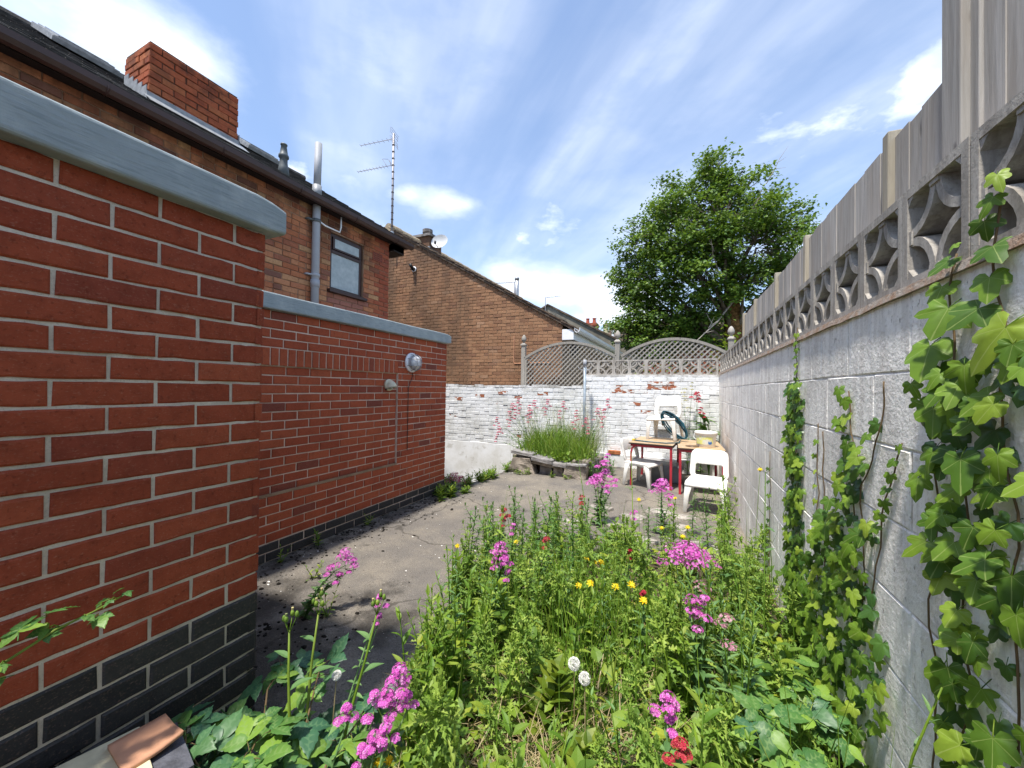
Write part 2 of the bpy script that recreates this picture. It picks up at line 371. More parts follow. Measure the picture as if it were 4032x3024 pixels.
leaf_mat('leaf_thistle_dark', [(0, (0.084, 0.192, 0.041)), (.5, (0.126, 0.262, 0.052)), (1, (0.179, 0.323, 0.074))], .25)
leaf_mat('leaf_ground', [(0, (0.100, 0.193, 0.029)), (.4, (0.156, 0.275, 0.036)), (.75, (0.245, 0.365, 0.041)), (1, (0.422, 0.475, 0.048))], .42)
leaf_mat('leaf_bramble', [(0, (0.053, 0.150, 0.042)), (.4, (0.090, 0.217, 0.053)), (.75, (0.150, 0.285, 0.053)), (1, (0.255, 0.405, 0.053))], .3, .45, (.24, .36, .12))
leaf_mat('leaf_bramble_dark', [(0, (0.033, 0.105, 0.053)), (.5, (0.053, 0.143, 0.068)), (1, (0.090, 0.195, 0.068))], .2, .42, (.13, .24, .11))
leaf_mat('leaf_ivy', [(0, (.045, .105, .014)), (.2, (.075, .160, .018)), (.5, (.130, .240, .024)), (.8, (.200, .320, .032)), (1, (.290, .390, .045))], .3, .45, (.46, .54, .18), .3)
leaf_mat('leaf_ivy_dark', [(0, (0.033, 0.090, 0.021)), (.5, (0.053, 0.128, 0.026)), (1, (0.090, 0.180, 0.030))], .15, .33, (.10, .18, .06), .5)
leaf_mat('leaf_valerian', [(0, (0.092, 0.192, 0.061)), (.5, (0.141, 0.267, 0.088)), (1, (0.200, 0.333, 0.103))], .25)
leaf_mat('leaf_grass', [(0, (0.095, 0.203, 0.019)), (.4, (0.149, 0.270, 0.024)), (.75, (0.216, 0.338, 0.030)), (1, (0.297, 0.365, 0.068))], .35)
leaf_mat('leaf_straw', [(0, (.30, .22, .10)), (.5, (.40, .31, .16)), (1, (.48, .40, .24))], .2)
leaf_mat('leaf_seedhead', [(0, (.34, .33, .22)), (.5, (.42, .42, .28)), (1, (.50, .48, .36))], .25)
leaf_mat('leaf_tree', [(0, (0.053, 0.109, 0.022)), (.35, (0.086, 0.176, 0.028)), (.7, (0.135, 0.243, 0.033)), (1, (0.250, 0.353, 0.053))], .35, .45, None, .4, .9)
leaf_mat('leaf_shrub', [(0, (0.099, 0.165, 0.017)), (.5, (0.165, 0.231, 0.022)), (1, (0.253, 0.308, 0.033))], .35)
leaf_mat('leaf_purple', [(0, (.035, .010, .014)), (.5, (.06, .016, .02)), (1, (.09, .03, .03))], .2)
def flower_mat(name, stops, trans=.25):
    m, k = new_mat(name)
    c = k.ramp(rnd(k), stops)
    b = k.n('ShaderNodeBsdfPrincipled', {'Base Color': c, 'Roughness': .6, 'Specular IOR Level': .2})
    t = k.n('ShaderNodeBsdfTranslucent', {'Color': c})
    k.n('ShaderNodeOutputMaterial', {0: k.n('ShaderNodeMixShader', {0: trans, 1: b.outputs[0], 2: t.outputs[0]}).outputs[0]})
flower_mat('flower_magenta', [(0, (.48, .06, .34)), (.4, (.64, .11, .50)), (.75, (.72, .19, .60)), (1, (.80, .38, .68))])
flower_mat('flower_pale', [(0, (.46, .16, .26)), (.5, (.60, .28, .38)), (1, (.66, .46, .48))])
flower_mat('flower_crimson', [(0, (.30, .012, .035)), (.5, (.50, .03, .06)), (1, (.62, .10, .12))])
flower_mat('flower_pinkred', [(0, (.48, .03, .09)), (.45, (.62, .10, .19)), (.75, (.62, .28, .32)), (1, (.56, .44, .40))])
flower_mat('flower_yellow', [(0, (.72, .50, .01)), (.5, (.80, .60, .015)), (1, (.85, .70, .05))])
flower_mat('flower_bud', [(0, (.20, .24, .10)), (.5, (.45, .42, .20)), (1, (.70, .60, .28))])
# ------------------------------------------------------------------ mesh helpers
class MB:
    def __init__(s): s.v = []; s.f = []; s.m = []; s.vein = None
    def add(s, vs, fs, M=None, mi=0, vein=None):
        o = len(s.v)
        s.v += [tuple(M @ Vector(p)) for p in vs] if M is not None else [tuple(p) for p in vs]
        s.f += [tuple(i + o for i in f) for f in fs]; s.m += [mi] * len(fs)
        if vein is not None or s.vein is not None:
            if s.vein is None: s.vein = [0.0] * o
            s.vein += list(vein) if vein is not None else [0.0] * len(vs)
        return s
    def box(s, x0, x1, y0, y1, z0, z1, M=None, mi=0):
        v = [(x0, y0, z0), (x1, y0, z0), (x1, y1, z0), (x0, y1, z0), (x0, y0, z1), (x1, y0, z1), (x1, y1, z1), (x0, y1, z1)]
        return s.add(v, [(0, 3, 2, 1), (4, 5, 6, 7), (0, 1, 5, 4), (1, 2, 6, 5), (2, 3, 7, 6), (3, 0, 4, 7)], M, mi)
    def tube(s, pts, r, n=6, mi=0, caps=True):
        pts = [Vector(p) for p in pts]; rr = r if isinstance(r, (list, tuple)) else [r] * len(pts)
        vs = []; fs = []; up = None
        for i, p in enumerate(pts):
            t = (pts[min(i + 1, len(pts) - 1)] - pts[max(i - 1, 0)])
            t = t.normalized() if t.length > 1e-9 else Vector((0, 0, 1))
            if up is None: up = Vector((1, 0, 0)) if abs(t.x) < .9 else Vector((0, 1, 0))
            a = (up - t * up.dot(t)); a = a.normalized() if a.length > 1e-6 else t.orthogonal().normalized(); up = a; b = t.cross(a)
            for j in range(n):
                q = 2 * math.pi * j / n; vs.append(p + (a * math.cos(q) + b * math.sin(q)) * rr[i])
        for i in range(len(pts) - 1):
            for j in range(n):
                k2 = (j + 1) % n; fs.append((i * n + j, i * n + k2, (i + 1) * n + k2, (i + 1) * n + j))
        if caps: fs += [tuple(range(n - 1, -1, -1)), tuple(range((len(pts) - 1) * n, len(pts) * n))]
        return s.add(vs, fs, None, mi)
    def lathe(s, prof, n=16, M=None, mi=0):
        vs = []; fs = []
        for r, z in prof:
            for j in range(n): a = 2 * math.pi * j / n; vs.append((r * math.cos(a), r * math.sin(a), z))
        for i in range(len(prof) - 1):
            for j in range(n): k2 = (j + 1) % n; fs.append((i * n + j, i * n + k2, (i + 1) * n + k2, (i + 1) * n + j))
        if prof[0][0] > 1e-5: fs.append(tuple(range(n - 1, -1, -1)))
        if prof[-1][0] > 1e-5: fs.append(tuple(range((len(prof) - 1) * n, len(prof) * n)))
        return s.add(vs, fs, M, mi)
    def mesh(s, name, mats, smooth=False):
        me = bpy.data.meshes.new(name); me.from_pydata(s.v, [], s.f)
        for m in (mats if isinstance(mats, (list, tuple)) else [mats]): me.materials.append(MATS[m])
        if any(s.m): me.polygons.foreach_set('material_index', s.m)
        if smooth: me.polygons.foreach_set('use_smooth', [True] * len(s.f))
        if s.vein is not None:
            a = me.attributes.new('vein', 'FLOAT', 'POINT'); a.data.foreach_set('value', s.vein)
        me.update(); return me
    def build(s, name, mats, parent=None, smooth=False, loc=None):
        return link(name, s.mesh(name, mats, smooth), parent, loc)
def link(name, me, parent=None, loc=None):
    o = bpy.data.objects.new(name, me); COL.objects.link(o)
    if parent is not None: o.parent = parent
    if loc is not None: o.location = loc
    return o
def tag(o, label, cat, group=None):
    o['label'] = label; o['category'] = cat
    if group: o['group'] = group
    return o
def thing(name, label, cat, loc=(0, 0, 0), rz=0, group=None):
    o = bpy.data.objects.new(name, None); COL.objects.link(o); o.location = loc; o.rotation_euler = (0, 0, rz); o.empty_display_size = .1
    return tag(o, label, cat, group)
def copy_tree(o, parent=None):
    c = o.copy(); COL.objects.link(c); c.parent = parent
    for ch in o.children: copy_tree(ch, c)
    return c
def stuff(o): o['kind'] = 'stuff'; return o
def U(a, b): return random.uniform(a, b)
def bev(o, wdt=.004, seg=2):
    m = o.modifiers.new('bevel', 'BEVEL'); m.width = wdt; m.segments = seg; m.limit_method = 'ANGLE'; return o

# ---- bricks.  Local: length along x, face towards -y at y=0, height along z, centred in x and z
BRICKS = {}
def brick_geo(l, h, d, rough, seed, seg=3):
    rs = random.Random(seed); pts = []
    nx, nz = (seg, 1)
    def edge(a, b, n):
        for i in range(n): t = i / n; yield (a[0] + (b[0] - a[0]) * t, a[1] + (b[1] - a[1]) * t)
    c = [(-l / 2, -h / 2), (l / 2, -h / 2), (l / 2, h / 2), (-l / 2, h / 2)]
    out = [*edge(c[0], c[1], nx), *edge(c[1], c[2], nz), *edge(c[2], c[3], nx), *edge(c[3], c[0], nz)]
    out = [(x + rs.uniform(-rough, rough), z + rs.uniform(-rough, rough)) for x, z in out]
    n = len(out); b = .0035 + rough
    inn = [(x * (1 - 2 * b / l), z * (1 - 2 * b / h)) for x, z in out]
    v = [(x, d, z) for x, z in out] + [(x, .004, z) for x, z in out] + [(x, rs.uniform(-.0012, .0012), z) for x, z in inn]
    f = []
    for i in range(n):
        j = (i + 1) % n
        f += [(i, j, n + j, n + i), (n + i, n + j, 2 * n + j, 2 * n + i)]
    f.append(tuple(range(2 * n, 3 * n)))
    return v, f
def brick_mesh(mat, l, h, d, rough, var, seg):
    key = (mat, round(l, 3), round(h, 3), var, seg, d)
    if key not in BRICKS:
        v, f = brick_geo(l, h, d, rough, hash((l, h, var)) & 0xffff, seg); BRICKS[key] = MB().add(v, f).mesh('brick', mat)
    return BRICKS[key]
def lay(wall, items, rot, depth=.03, rough=.001, seg=2, limit=300, jit=.0012, wall_loc=Vector((0, 0, 0)), name='brick'):
    """items: (pos, length, height, material); the nearest `limit` become objects, the rest one joined part"""
    items = sorted(items, key=lambda t: (t[0] - CAM).length)
    Mr = Matrix.Rotation(rot, 4, 'Z'); joined = {}
    for i, (p, l, h, mt) in enumerate(items):
        var = random.randrange(5)
        q = Mr @ Vector((0, U(-jit, jit) * 2, 0)) + p - wall_loc + Vector((0, 0, U(-jit, jit)))
        tilt = U(-.004, .004)
        if i < limit:
            o = link(name, brick_mesh(mt, l, h, depth, rough, var, seg), wall, q); o.rotation_euler = (0, tilt, rot)
        else:
            v, f = brick_geo(l, h, depth, rough, i, 1)
            joined.setdefault(mt, MB()).add(v, f, Matrix.Translation(q) @ Mr @ Matrix.Rotation(tilt, 4, 'Y'))
    if joined:
        mts = list(joined); J = MB()
        for mi, mt in enumerate(mts): J.add(joined[mt].v, joined[mt].f, None, mi)
        stuff(J.build(name + '_field', mts, wall))
def course(s0, s1, z0, pitch=.225, l=.215, off=0.0, half=.1025):
    """stretcher bond between s0 and s1; yields (centre, length) clipped to the ends"""
    s = math.floor((s0 - off) / pitch) * pitch + off
    while s < s1:
        a, b = max(s + .005, s0), min(s + pitch - .005, s1)
        if b - a > .02: yield (a + b) / 2, b - a
        s += pitch
# ------------------------------------------------------------------ near brick block (face at X=-1.55, end at Y=.985)
Z0 = 0.0; C75 = .075
AX, AY = -1.55, .985
blk = thing('brick_outbuilding', 'tall red brick block with deep black plinth beside a stack of slates', 'outbuilding', (-3.2, -.6, 0))
L = Vector(blk.location)
core = MB().box(-4.70, AX - .0065, -2.6, AY - .0065, -.15, 2.03, Matrix.Translation(-L)).build('wall', 'mortar_grey', blk)
it = []
for r in range(27):
    z = r * C75 + C75 / 2
    off = .0 if r % 2 else .1125
    mt = 'brick_black' if r < 8 else 'brick_red'
    for c, l in course(-.75, AY, z, off=AY - .225 * 8 + off - .1125 * 0, ):
        it.append((Vector((AX, c, z)), l, .065, mt))
lay(core, it, R_(90), .03, .0019, 5, 300, .0011, L)
it = []
for r in range(27):                       # the return end of the block, seen from further round
    z = r * C75 + C75 / 2
    for c, l in course(-3.05, AX, z, off=(.1125 if r % 2 else 0) - 3.0):
        it.append((Vector((c, AY, z)), l, .065, 'brick_black' if r < 8 else 'brick_red'))
lay(core, it, R_(180), .03, .0016, 2, 0, .0015, L)
def coping(name, x0, x1, y0, y1, z0, z1, parent, loc):
    m = MB(); rs = random.Random(len(name)); n = max(8, int((y1 - y0) / .06)); prof = []
    w_, h_ = x1 - x0, z1 - z0; rad = .013
    for cx, cz, a0 in ((x1 - rad, z0 + rad, -90), (x1 - rad, z1 - rad, 0), (x0 + rad, z1 - rad, 90), (x0 + rad, z0 + rad, 180)):
        for j in range(4): a = R_(a0 + 30 * j); prof.append((cx + rad * math.cos(a), cz + rad * math.sin(a)))
    k_ = len(prof); vs = []; fs = []
    for i in range(n + 1):
        y = y0 + (y1 - y0) * i / n
        e = min(i, n - i); ins = (.016, .005, 0)[min(e, 2)]
        for (px, pz) in prof:
            qx = px + (ins if px < (x0 + x1) / 2 else -ins); qz = pz + (ins if pz < (z0 + z1) / 2 else -ins)
            nz = mnoise.noise(Vector((qx * 3, y * 2.2, qz * 3))) * .005
            vs.append((qx + nz, y, qz + nz))
    for i in range(n):
        for j in range(k_): j2 = (j + 1) % k_; fs.append((i * k_ + j, (i + 1) * k_ + j, (i + 1) * k_ + j2, i * k_ + j2))
    fs += [tuple(range(k_)), tuple(range(n * k_ + k_ - 1, n * k_ - 1, -1))]
    return m.add(vs, fs, Matrix.Translation(-loc)).build('coping', 'coping_paint', parent)
coping('coping_a', -1.86, AX + .055, -2.6, AY + .058, 2.022, 2.152, blk, L)
MB().box(-4.70, -1.80, -2.6, .72, 2.03, 2.06, Matrix.Translation(-L)).build('flat_roof', 'flat_roof', blk)

# ------------------------------------------------------------------ recessed brick block (face at X=-3.05)
BX, BY = -3.05, 4.47
blk2 = thing('brick_outbuilding', 'long low red brick block with soldier course, bricked-up opening and grey coping', 'outbuilding', (-3.9, 2.7, 0))
L = Vector(blk2.location)
PY = 3.50                                  # end of the bricked-up opening
core = MB()
core.box(-4.70, BX - .007, PY, BY - .007, -.15, 2.03, Matrix.Translation(-L))
core.box(-4.70, BX - .029, AY, PY, -.15, 2.03, Matrix.Translation(-L))
core.box(BX - .029, BX - .007, AY, PY, -.15, .525, Matrix.Translation(-L))
core.box(BX - .029, BX - .007, AY, PY, 1.578, 2.03, Matrix.Translation(-L))
core = core.build('wall', 'mortar_pink', blk2)
it = []; sold = []
for r in range(27):
    z = r * C75 + C75 / 2
    mt = 'brick_black' if r < 2 else 'brick_red_b'
    panel = 7 <= r <= 20; soldier = 21 <= r <= 22
    o1 = BY - .225 * 20 + (.1125 if r % 2 else 0)
    if soldier:
        for c, l in course(PY, BY, z, off=o1): it.append((Vector((BX, c, z)), l, .065, mt))
    elif panel:
        for c, l in course(PY + .005, BY, z, off=o1): it.append((Vector((BX, c, z)), l, .065, mt))
        for c, l in course(AY, PY - .005, z, off=PY - .225 * 14 + (.1125 if r % 2 else 0)): it.append((Vector((BX - .022, c, z)), l, .065, mt))
    else:
        for c, l in course(AY, BY, z, off=o1): it.append((Vector((BX, c, z)), l, .065, mt))
vis = [t for t in it if t[0].y > 1.75]; hid = [t for t in it if t[0].y <= 1.75]
lay(core, vis, R_(90), .02, .0013, 2, 300, .0012, L)
lay(core, hid, R_(90), .02, .0013, 1, 0, .0012, L)
y = PY - .035
i = 0
while y > 1.9:
    sold_me = brick_mesh('brick_red_b', .065, .14, .02, .001, i % 5, 1)
    o = link('soldier_brick', sold_me, core, Vector((BX, y, 1.575 + .075)) - L); o.rotation_euler = (0, U(-.01, .01), R_(90))
    y -= .0752; i += 1
MB().box(BX - .010, BX - .001, 1.0, PY, .522, .545, Matrix.Translation(-L)).build('thick_joint', 'mortar_brown', core)
coping('coping_bb', -3.34, BX + .055, AY + .06, BY + .05, 2.022, 2.152, blk2, L)
MB().box(-4.70, -3.30, AY, BY - .2, 2.03, 2.06, Matrix.Translation(-L)).build('flat_roof', 'flat_roof', blk2)
it = []
for r in range(27):
    z = r * C75 + C75 / 2
    for c, l in course(-4.85, BX, z, off=(.1125 if r % 2 else 0)): it.append((Vector((c, BY, z)), l, .065, 'brick_black' if r < 2 else 'brick_red_b'))
lay(core, it, R_(180), .02, .0013, 1, 0, .0012, L)

# bulkhead lamp
t = thing('bulkhead_light', 'round bulkhead lamp with wire cage on brick wall under coping', 'wall light', (BX + .001, 3.72, 1.715))
Mx = Matrix.Rotation(R_(90), 4, 'Y')
MB().lathe([(.0, 0), (.118, 0), (.118, .018), (.105, .03), (.09, .032)], 24, Mx).build('back_plate', 'plastic_white', t, True)
MB().lathe([(.088, .03), (.086, .06), (.07, .095), (.04, .115), (.0, .12)], 24, Mx).build('glass', 'glass_lamp', t, True)
cg = MB()
cg.tube([(.068, .094 * math.cos(a), .094 * math.sin(a)) for a in [i * math.pi / 12 for i in range(25)]], .005, 5)
for q in (-.04, .04):
    cg.tube([(.03, q, -.1), (.075, q, -.088), (.118, q, -.05), (.128, q, 0), (.118, q, .05), (.075, q, .088), (.03, q, .1)], .004, 5)
    cg.tube([(.03, -.1, q), (.075, -.088, q), (.118, -.05, q), (.128, 0, q), (.118, .05, q), (.075, .088, q), (.03, .1, q)], .004, 5)
cg.build('wire_cage', 'metal_grey', t, True)
MB().tube([(.006, .02, -.115), (.006, .03, -.16), (.006, -.05, -.3), (.006, -.05, -.62), (.006, -.05, -1.05)], .004, 5).build('cable', 'plastic_brown', t)
# cowl vent
t = thing('wall_vent', 'small cream hooded vent cowl on the bricked-up panel', 'wall vent', (BX - .021, 3.36, 1.44))
MB().lathe([(.0, 0), (.066, 0), (.066, .02), (.058, .025)], 20, Mx).build('flange', 'cream_plastic', t, True)
hd = MB(); vs = []; fs = []; n = 10
for i in range(7):
    a = R_(90) * i / 6
    for j in range(n + 1):
        b = R_(180) * j / n
        vs.append((.022 + .085 * math.sin(a) * (.35 + .65 * math.sin(b)), .055 * math.cos(b), -.03 + .085 * math.sin(b) * math.cos(a * .9)))
for i in range(6):
    for j in range(n): fs.append((i * (n + 1) + j, i * (n + 1) + j + 1, (i + 1) * (n + 1) + j + 1, (i + 1) * (n + 1) + j))
hd.add(vs, fs).build('hood', 'cream_plastic', t, True)
sl = MB()
for i in range(5): sl.box(.02, .085 - i * .006, -.045, .045, -.05 + i * .016, -.045 + i * .016)
sl.build('louvre', 'cream_plastic', t)
MB().box(.0, .022, -.05, .05, -.055, .04).build('throat', 'edge_dark', t)

# ------------------------------------------------------------------ orange brick house
OX, OY1 = -4.72, 5.13
hs = thing('brick_house', 'weathered orange brick house with slate roof, brown gutter and one small window', 'house', (-7.4, 1.5, 0))
L = Vector(hs.location); ML = Matrix.Translation(-L)
W0, W1, WZ0, WZ1 = 3.94, 4.56, 2.82, 3.66
core = MB().box(-10, OX - .010, -3, W0, -.15, 3.9, ML).box(-10, OX - .010, W1, OY1 - .010, -.15, 3.9, ML).box(-10, OX - .010, W0, W1, -.15, WZ0, ML).box(-10, OX - .010, W0, W1, WZ1, 3.9, ML).box(-10, OX - .14, W0, W1, WZ0, WZ1, ML)
core = core.build('wall', 'mortar_dark', hs)
it = []
for r in range(25, 52):
    z = r * C75 + C75 / 2
    for c, l in course(.2, OY1, z, off=(.1125 if r % 2 else 0) + OY1 - .225 * 30):
        if c + l / 2 > W0 and c - l / 2 < W1 and z > WZ0 - .03 and z < WZ1 + .03:
            if c < (W0 + W1) / 2: nl = W0 - .003 - (c - l / 2); c = c - l / 2 + nl / 2
            else: nl = c + l / 2 - (W1 + .003); c = c + l / 2 - nl / 2
            if nl < .03: continue
            l = nl
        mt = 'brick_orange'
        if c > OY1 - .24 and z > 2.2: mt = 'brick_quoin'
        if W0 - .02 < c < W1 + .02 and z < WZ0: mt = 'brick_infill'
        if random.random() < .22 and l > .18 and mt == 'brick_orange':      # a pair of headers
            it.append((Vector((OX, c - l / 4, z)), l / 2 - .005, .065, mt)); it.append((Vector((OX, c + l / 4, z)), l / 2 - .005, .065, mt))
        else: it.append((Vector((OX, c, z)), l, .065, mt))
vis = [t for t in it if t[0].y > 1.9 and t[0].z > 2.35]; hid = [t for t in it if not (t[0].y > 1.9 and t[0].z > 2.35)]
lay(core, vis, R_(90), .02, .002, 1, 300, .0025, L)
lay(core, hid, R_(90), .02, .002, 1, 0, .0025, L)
# window
wd = MB().box(-.10, -.04, 0, .05, 0, .84).box(-.10, -.04, .57, .62, 0, .84).box(-.10, -.04, .05, .57, .79, .84).box(-.10, -.04, .05, .57, 0, .05).box(-.10, -.035, .05, .57, .55, .60)
wd = wd.build('window', 'plastic_brown', hs, False, Vector((OX, W0, WZ0)) - L); bev(wd)
MB().box(-.085, -.02, .055, .565, .606, .785).build('top_light_frame', 'plastic_brown', wd)
MB().box(-.03, -.0175, .085, .535, .63, .76).build('pane', 'glass_frost', wd)
MB().box(-.08, -.05, .05, .57, .05, .55).build('pane', 'glass_frost', wd)
sil = MB().box(-.10, .055, -.045, .665, -.045, 0).build('sill', 'plastic_brown', wd); bev(sil)
MB().box(-.004, .006, 0, .215, 0, .14).build('air_brick', 'brick_quoin', hs, False, Vector((OX, 4.75, 3.50)) - L)
ab = MB()
for i in range(6):
    for j in range(4): ab.box(.0045, .0075, .018 + i * .032, .034 + i * .032, .015 + j * .032, .031 + j * .032)
ab.build('air_hole', 'edge_dark', hs, False, Vector((OX, 4.75, 3.50)) - L)
# eaves
SL = .62; EX, EZ = -4.52, 3.965
def roofz(x): return EZ + SL * (EX - x)
MB().box(-4.62, -4.598, -3, 5.46, 3.885, 3.98, ML).build('fascia', 'fascia_dark', hs)
MB().box(OX + .001, -4.62, -3, 5.46, 3.89, 3.90, ML).build('soffit', 'fascia_dark', hs)
br = MB()
for i in range(5): br.box(OX - .3 + i * .05, -4.63, 5.135, 5.40, 3.76 + i * .025, 3.885, ML)
br.build('eaves_bracket', 'fascia_dark', hs)
g = MB(); prof = [(-.055, .05), (-.052, .0), (-.03, -.035), (0, -.045), (.03, -.035), (.052, 0), (.056, .05), (.048, .05), (.044, .0), (0, -.036), (-.044, 0), (-.047, .05)]
vs = [(x, yy, z) for yy in (-3, 5.5) for x, z in prof]; n = len(prof)
g.add(vs, [(i, (i + 1) % n, n + (i + 1) % n, n + i) for i in range(n)] + [tuple(range(n - 1, -1, -1)), tuple(range(n, 2 * n))])
go = g.build('gutter', 'plastic_brown', hs, False, Vector((-4.54, 0, 3.915)) - L)
gb = MB()
for yy in (.6, 1.5, 2.4, 3.3, 4.2, 5.1): gb.tube([(.06 * math.cos(a), yy, .02 - .062 * math.sin(a)) for a in [R_(180) * i / 8 for i in range(9)]], .008, 4)
gb.build('gutter_bracket', 'plastic_brown', go)
rf = MB()
rv = [(EX, -3, EZ), (EX, 5.46, EZ), (-7.5, 5.46, roofz(-7.5)), (-7.5, -3, roofz(-7.5)), (-10.4, 5.46, EZ), (-10.4, -3, EZ)]
lo = [(x, y, z - .07) for x, y, z in rv]
rf.add(rv + lo, [(0, 1, 2, 3), (3, 2, 4, 5), (6, 9, 8, 7), (9, 11, 10, 8), (0, 6, 7, 1), (1, 7, 8, 2), (2, 8, 10, 4), (3, 9, 6, 0), (5, 11, 9, 3)], ML)
rf = rf.build('roof', 'slate', hs)
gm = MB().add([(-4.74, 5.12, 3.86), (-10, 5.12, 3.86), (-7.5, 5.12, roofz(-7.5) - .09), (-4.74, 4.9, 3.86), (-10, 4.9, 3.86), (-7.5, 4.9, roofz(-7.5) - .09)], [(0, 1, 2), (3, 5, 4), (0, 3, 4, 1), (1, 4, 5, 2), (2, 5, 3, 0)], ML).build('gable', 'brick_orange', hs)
sm = MB(); ang = math.atan(SL)
for r in range(18):
    d0 = r * .19
    for c in range(29):
        y = -2.9 + c * .29 + (.145 if r % 2 else 0)
        if y > 5.2: continue
        x = EX - (d0 + .14) * math.cos(ang); z = EZ + (d0 + .14) * math.sin(ang) + .012
        M = ML @ Matrix.Translation((x, y + .14, z)) @ Matrix.Rotation(ang, 4, 'Y') @ Matrix.Rotation(R_(-2.2 + U(-.7, .7)), 4, 'Y')
        sm.box(-.15, .15, -.142, .142, -.004 + U(0, .003), .006, M)
stuff(sm.build('slate', 'slate', rf))
rd = MB()
for i in range(19): rd.tube([(-7.5, -3 + i * .45, roofz(-7.5) + .0), (-7.5, -3 + i * .45 + .44, roofz(-7.5) + .01)], .075, 10)
for i, v in enumerate(rd.v): rd.v[i] = tuple(ML @ Vector(v))
rd.build('ridge_tile', 'slate', rf)
def onroof(x, y, dz=0): return Matrix.Translation((x, y, roofz(x) + dz)) @ Matrix.Rotation(ang, 4, 'Y')
for yy, xx in ((2.02, -6.95), (4.15, -6.95)):
    sk = MB().box(-.4, .4, -.28, .28, 0, .06).box(-.36, .36, -.24, .24, .06, .075)
    ob = sk.build('rooflight', 'lead', hs); ob.matrix_local = ML @ onroof(xx, yy, .05)
    MB().box(-.3, .3, -.2, .2, .076, .082).build('pane', 'glass_dark', ob)
    MB().box(.36, .45, -.3, .3, .0, .05).build('flashing', 'lead', ob)
# chimney on the slope
CX, CY0, CY1 = -5.3, 2.08, 2.98
ch = MB().box(CX - .54, CX - .012, CY0 + .012, CY1 - .012, 4.1, 5.10, ML).build('chimney', 'mortar_soot', hs)
it = []; it2 = []
for r in range(12):
    z = 4.2 + r * C75 + C75 / 2
    for c, l in course(CY0, CY1, z, off=CY0 + (.1125 if r % 2 else 0)): it.append((Vector((CX, c, z)), l, .066, 'brick_chimney'))
    for c, l in course(CX - .54, CX, z, off=CX + (.1125 if r % 2 else 0)): it2.append((Vector((c, CY0, z)), l, .066, 'brick_chimney'))
lay(ch, it, R_(90), .02, .003, 2, 200, .003, L); lay(ch, it2, 0, .02, .003, 2, 100, .003, L)
it = []
for r in range(12):
    z = 4.2 + r * C75 + C75 / 2
    for c, l in course(CX - .54, CX, z, off=CX): it.append((Vector((c, CY1, z)), l, .066, 'brick_chimney'))
lay(ch, it, R_(180), .02, .003, 1, 0, .003, L)
MB().box(CX - .53, CX - .01, CY0 + .01, CY1 - .01, 5.095, 5.115, ML).build('capping', 'mortar_soot', ch)
fl = MB().box(CX + .004, CX + .02, CY0 - .02, CY1 + .02, roofz(CX) + .0, roofz(CX) + .10, ML)
fl.add([(CX + .02, CY0 - .05, roofz(CX) + .055), (CX + .02, CY1 + .05, roofz(CX) + .055), (CX + .17, CY1 + .05, roofz(CX + .17) + .04), (CX + .17, CY0 - .05, roofz(CX + .17) + .04)], [(0, 3, 2, 1)], ML)
for i in range(5):
    x = CX - .02 - i * .1
    fl.box(x - .1, x, CY0 - .012, CY0 - .004, roofz(x) + .0, roofz(x) + .17, ML)
fl.box(CX - .5, CX + .02, CY1 + .004, CY1 + .012, roofz(CX) - .05, roofz(CX) + .18, ML)
fl.build('flashing', 'lead', ch)
# soil stack
pp = MB().tube([(-4.664, 3.65, 2.06), (-4.664, 3.65, 3.6), (-4.664, 3.65, 4.10)], .050, 14)
pp.tube([(-4.664, 3.65, 4.10), (-4.664, 3.66, 4.76)], .047, 14)
for i, v in enumerate(pp.v): pp.v[i] = tuple(ML @ Vector(v))
sp = pp.build('soil_pipe', 'plastic_grey', hs, True)
for zz, mt, nm in ((3.68, 'plastic_darkgrey', 'pipe_clip'), (2.93, 'plastic_grey', 'pipe_clip'), (2.82, 'plastic_grey', 'pipe_socket'), (4.08, 'lead', 'weather_collar')):
    hh = .09 if nm == 'weather_collar' else .022 if nm == 'pipe_clip' else .05
    cl = MB().lathe([(.051, -hh), (.058, -hh), (.058, hh), (.051, hh)], 14, ML @ Matrix.Translation((-4.664, 3.65, zz)))
    if nm == 'pipe_clip': cl.tube([ML @ Vector((-4.664, 3.6, zz)), ML @ Vector((-4.68, 3.54, zz)), ML @ Vector((-4.72, 3.53, zz))], .014, 6)
    cl.build(nm, mt, sp, True)
MB().tube([ML @ Vector(p) for p in ((-4.64, 3.70, 3.68), (-4.64, 3.78, 3.66), (-4.64, 4.02, 3.66), (-4.64, 4.04, 3.74), (-4.64, 4.04, 3.90))], .011, 6).build('overflow_pipe', 'plastic_white', hs, True)
vp = MB().lathe([(.085, -.12), (.06, .03), (.05, .1), (.05, .16), (.066, .17), (.066, .2), (.052, .22), (.034, .34), (.044, .345), (.044, .36)], 14)
vp.build('roof_vent', 'plastic_darkgrey', hs, True, Vector((-5.2, 3.53, roofz(-5.2) + .06)) - L)
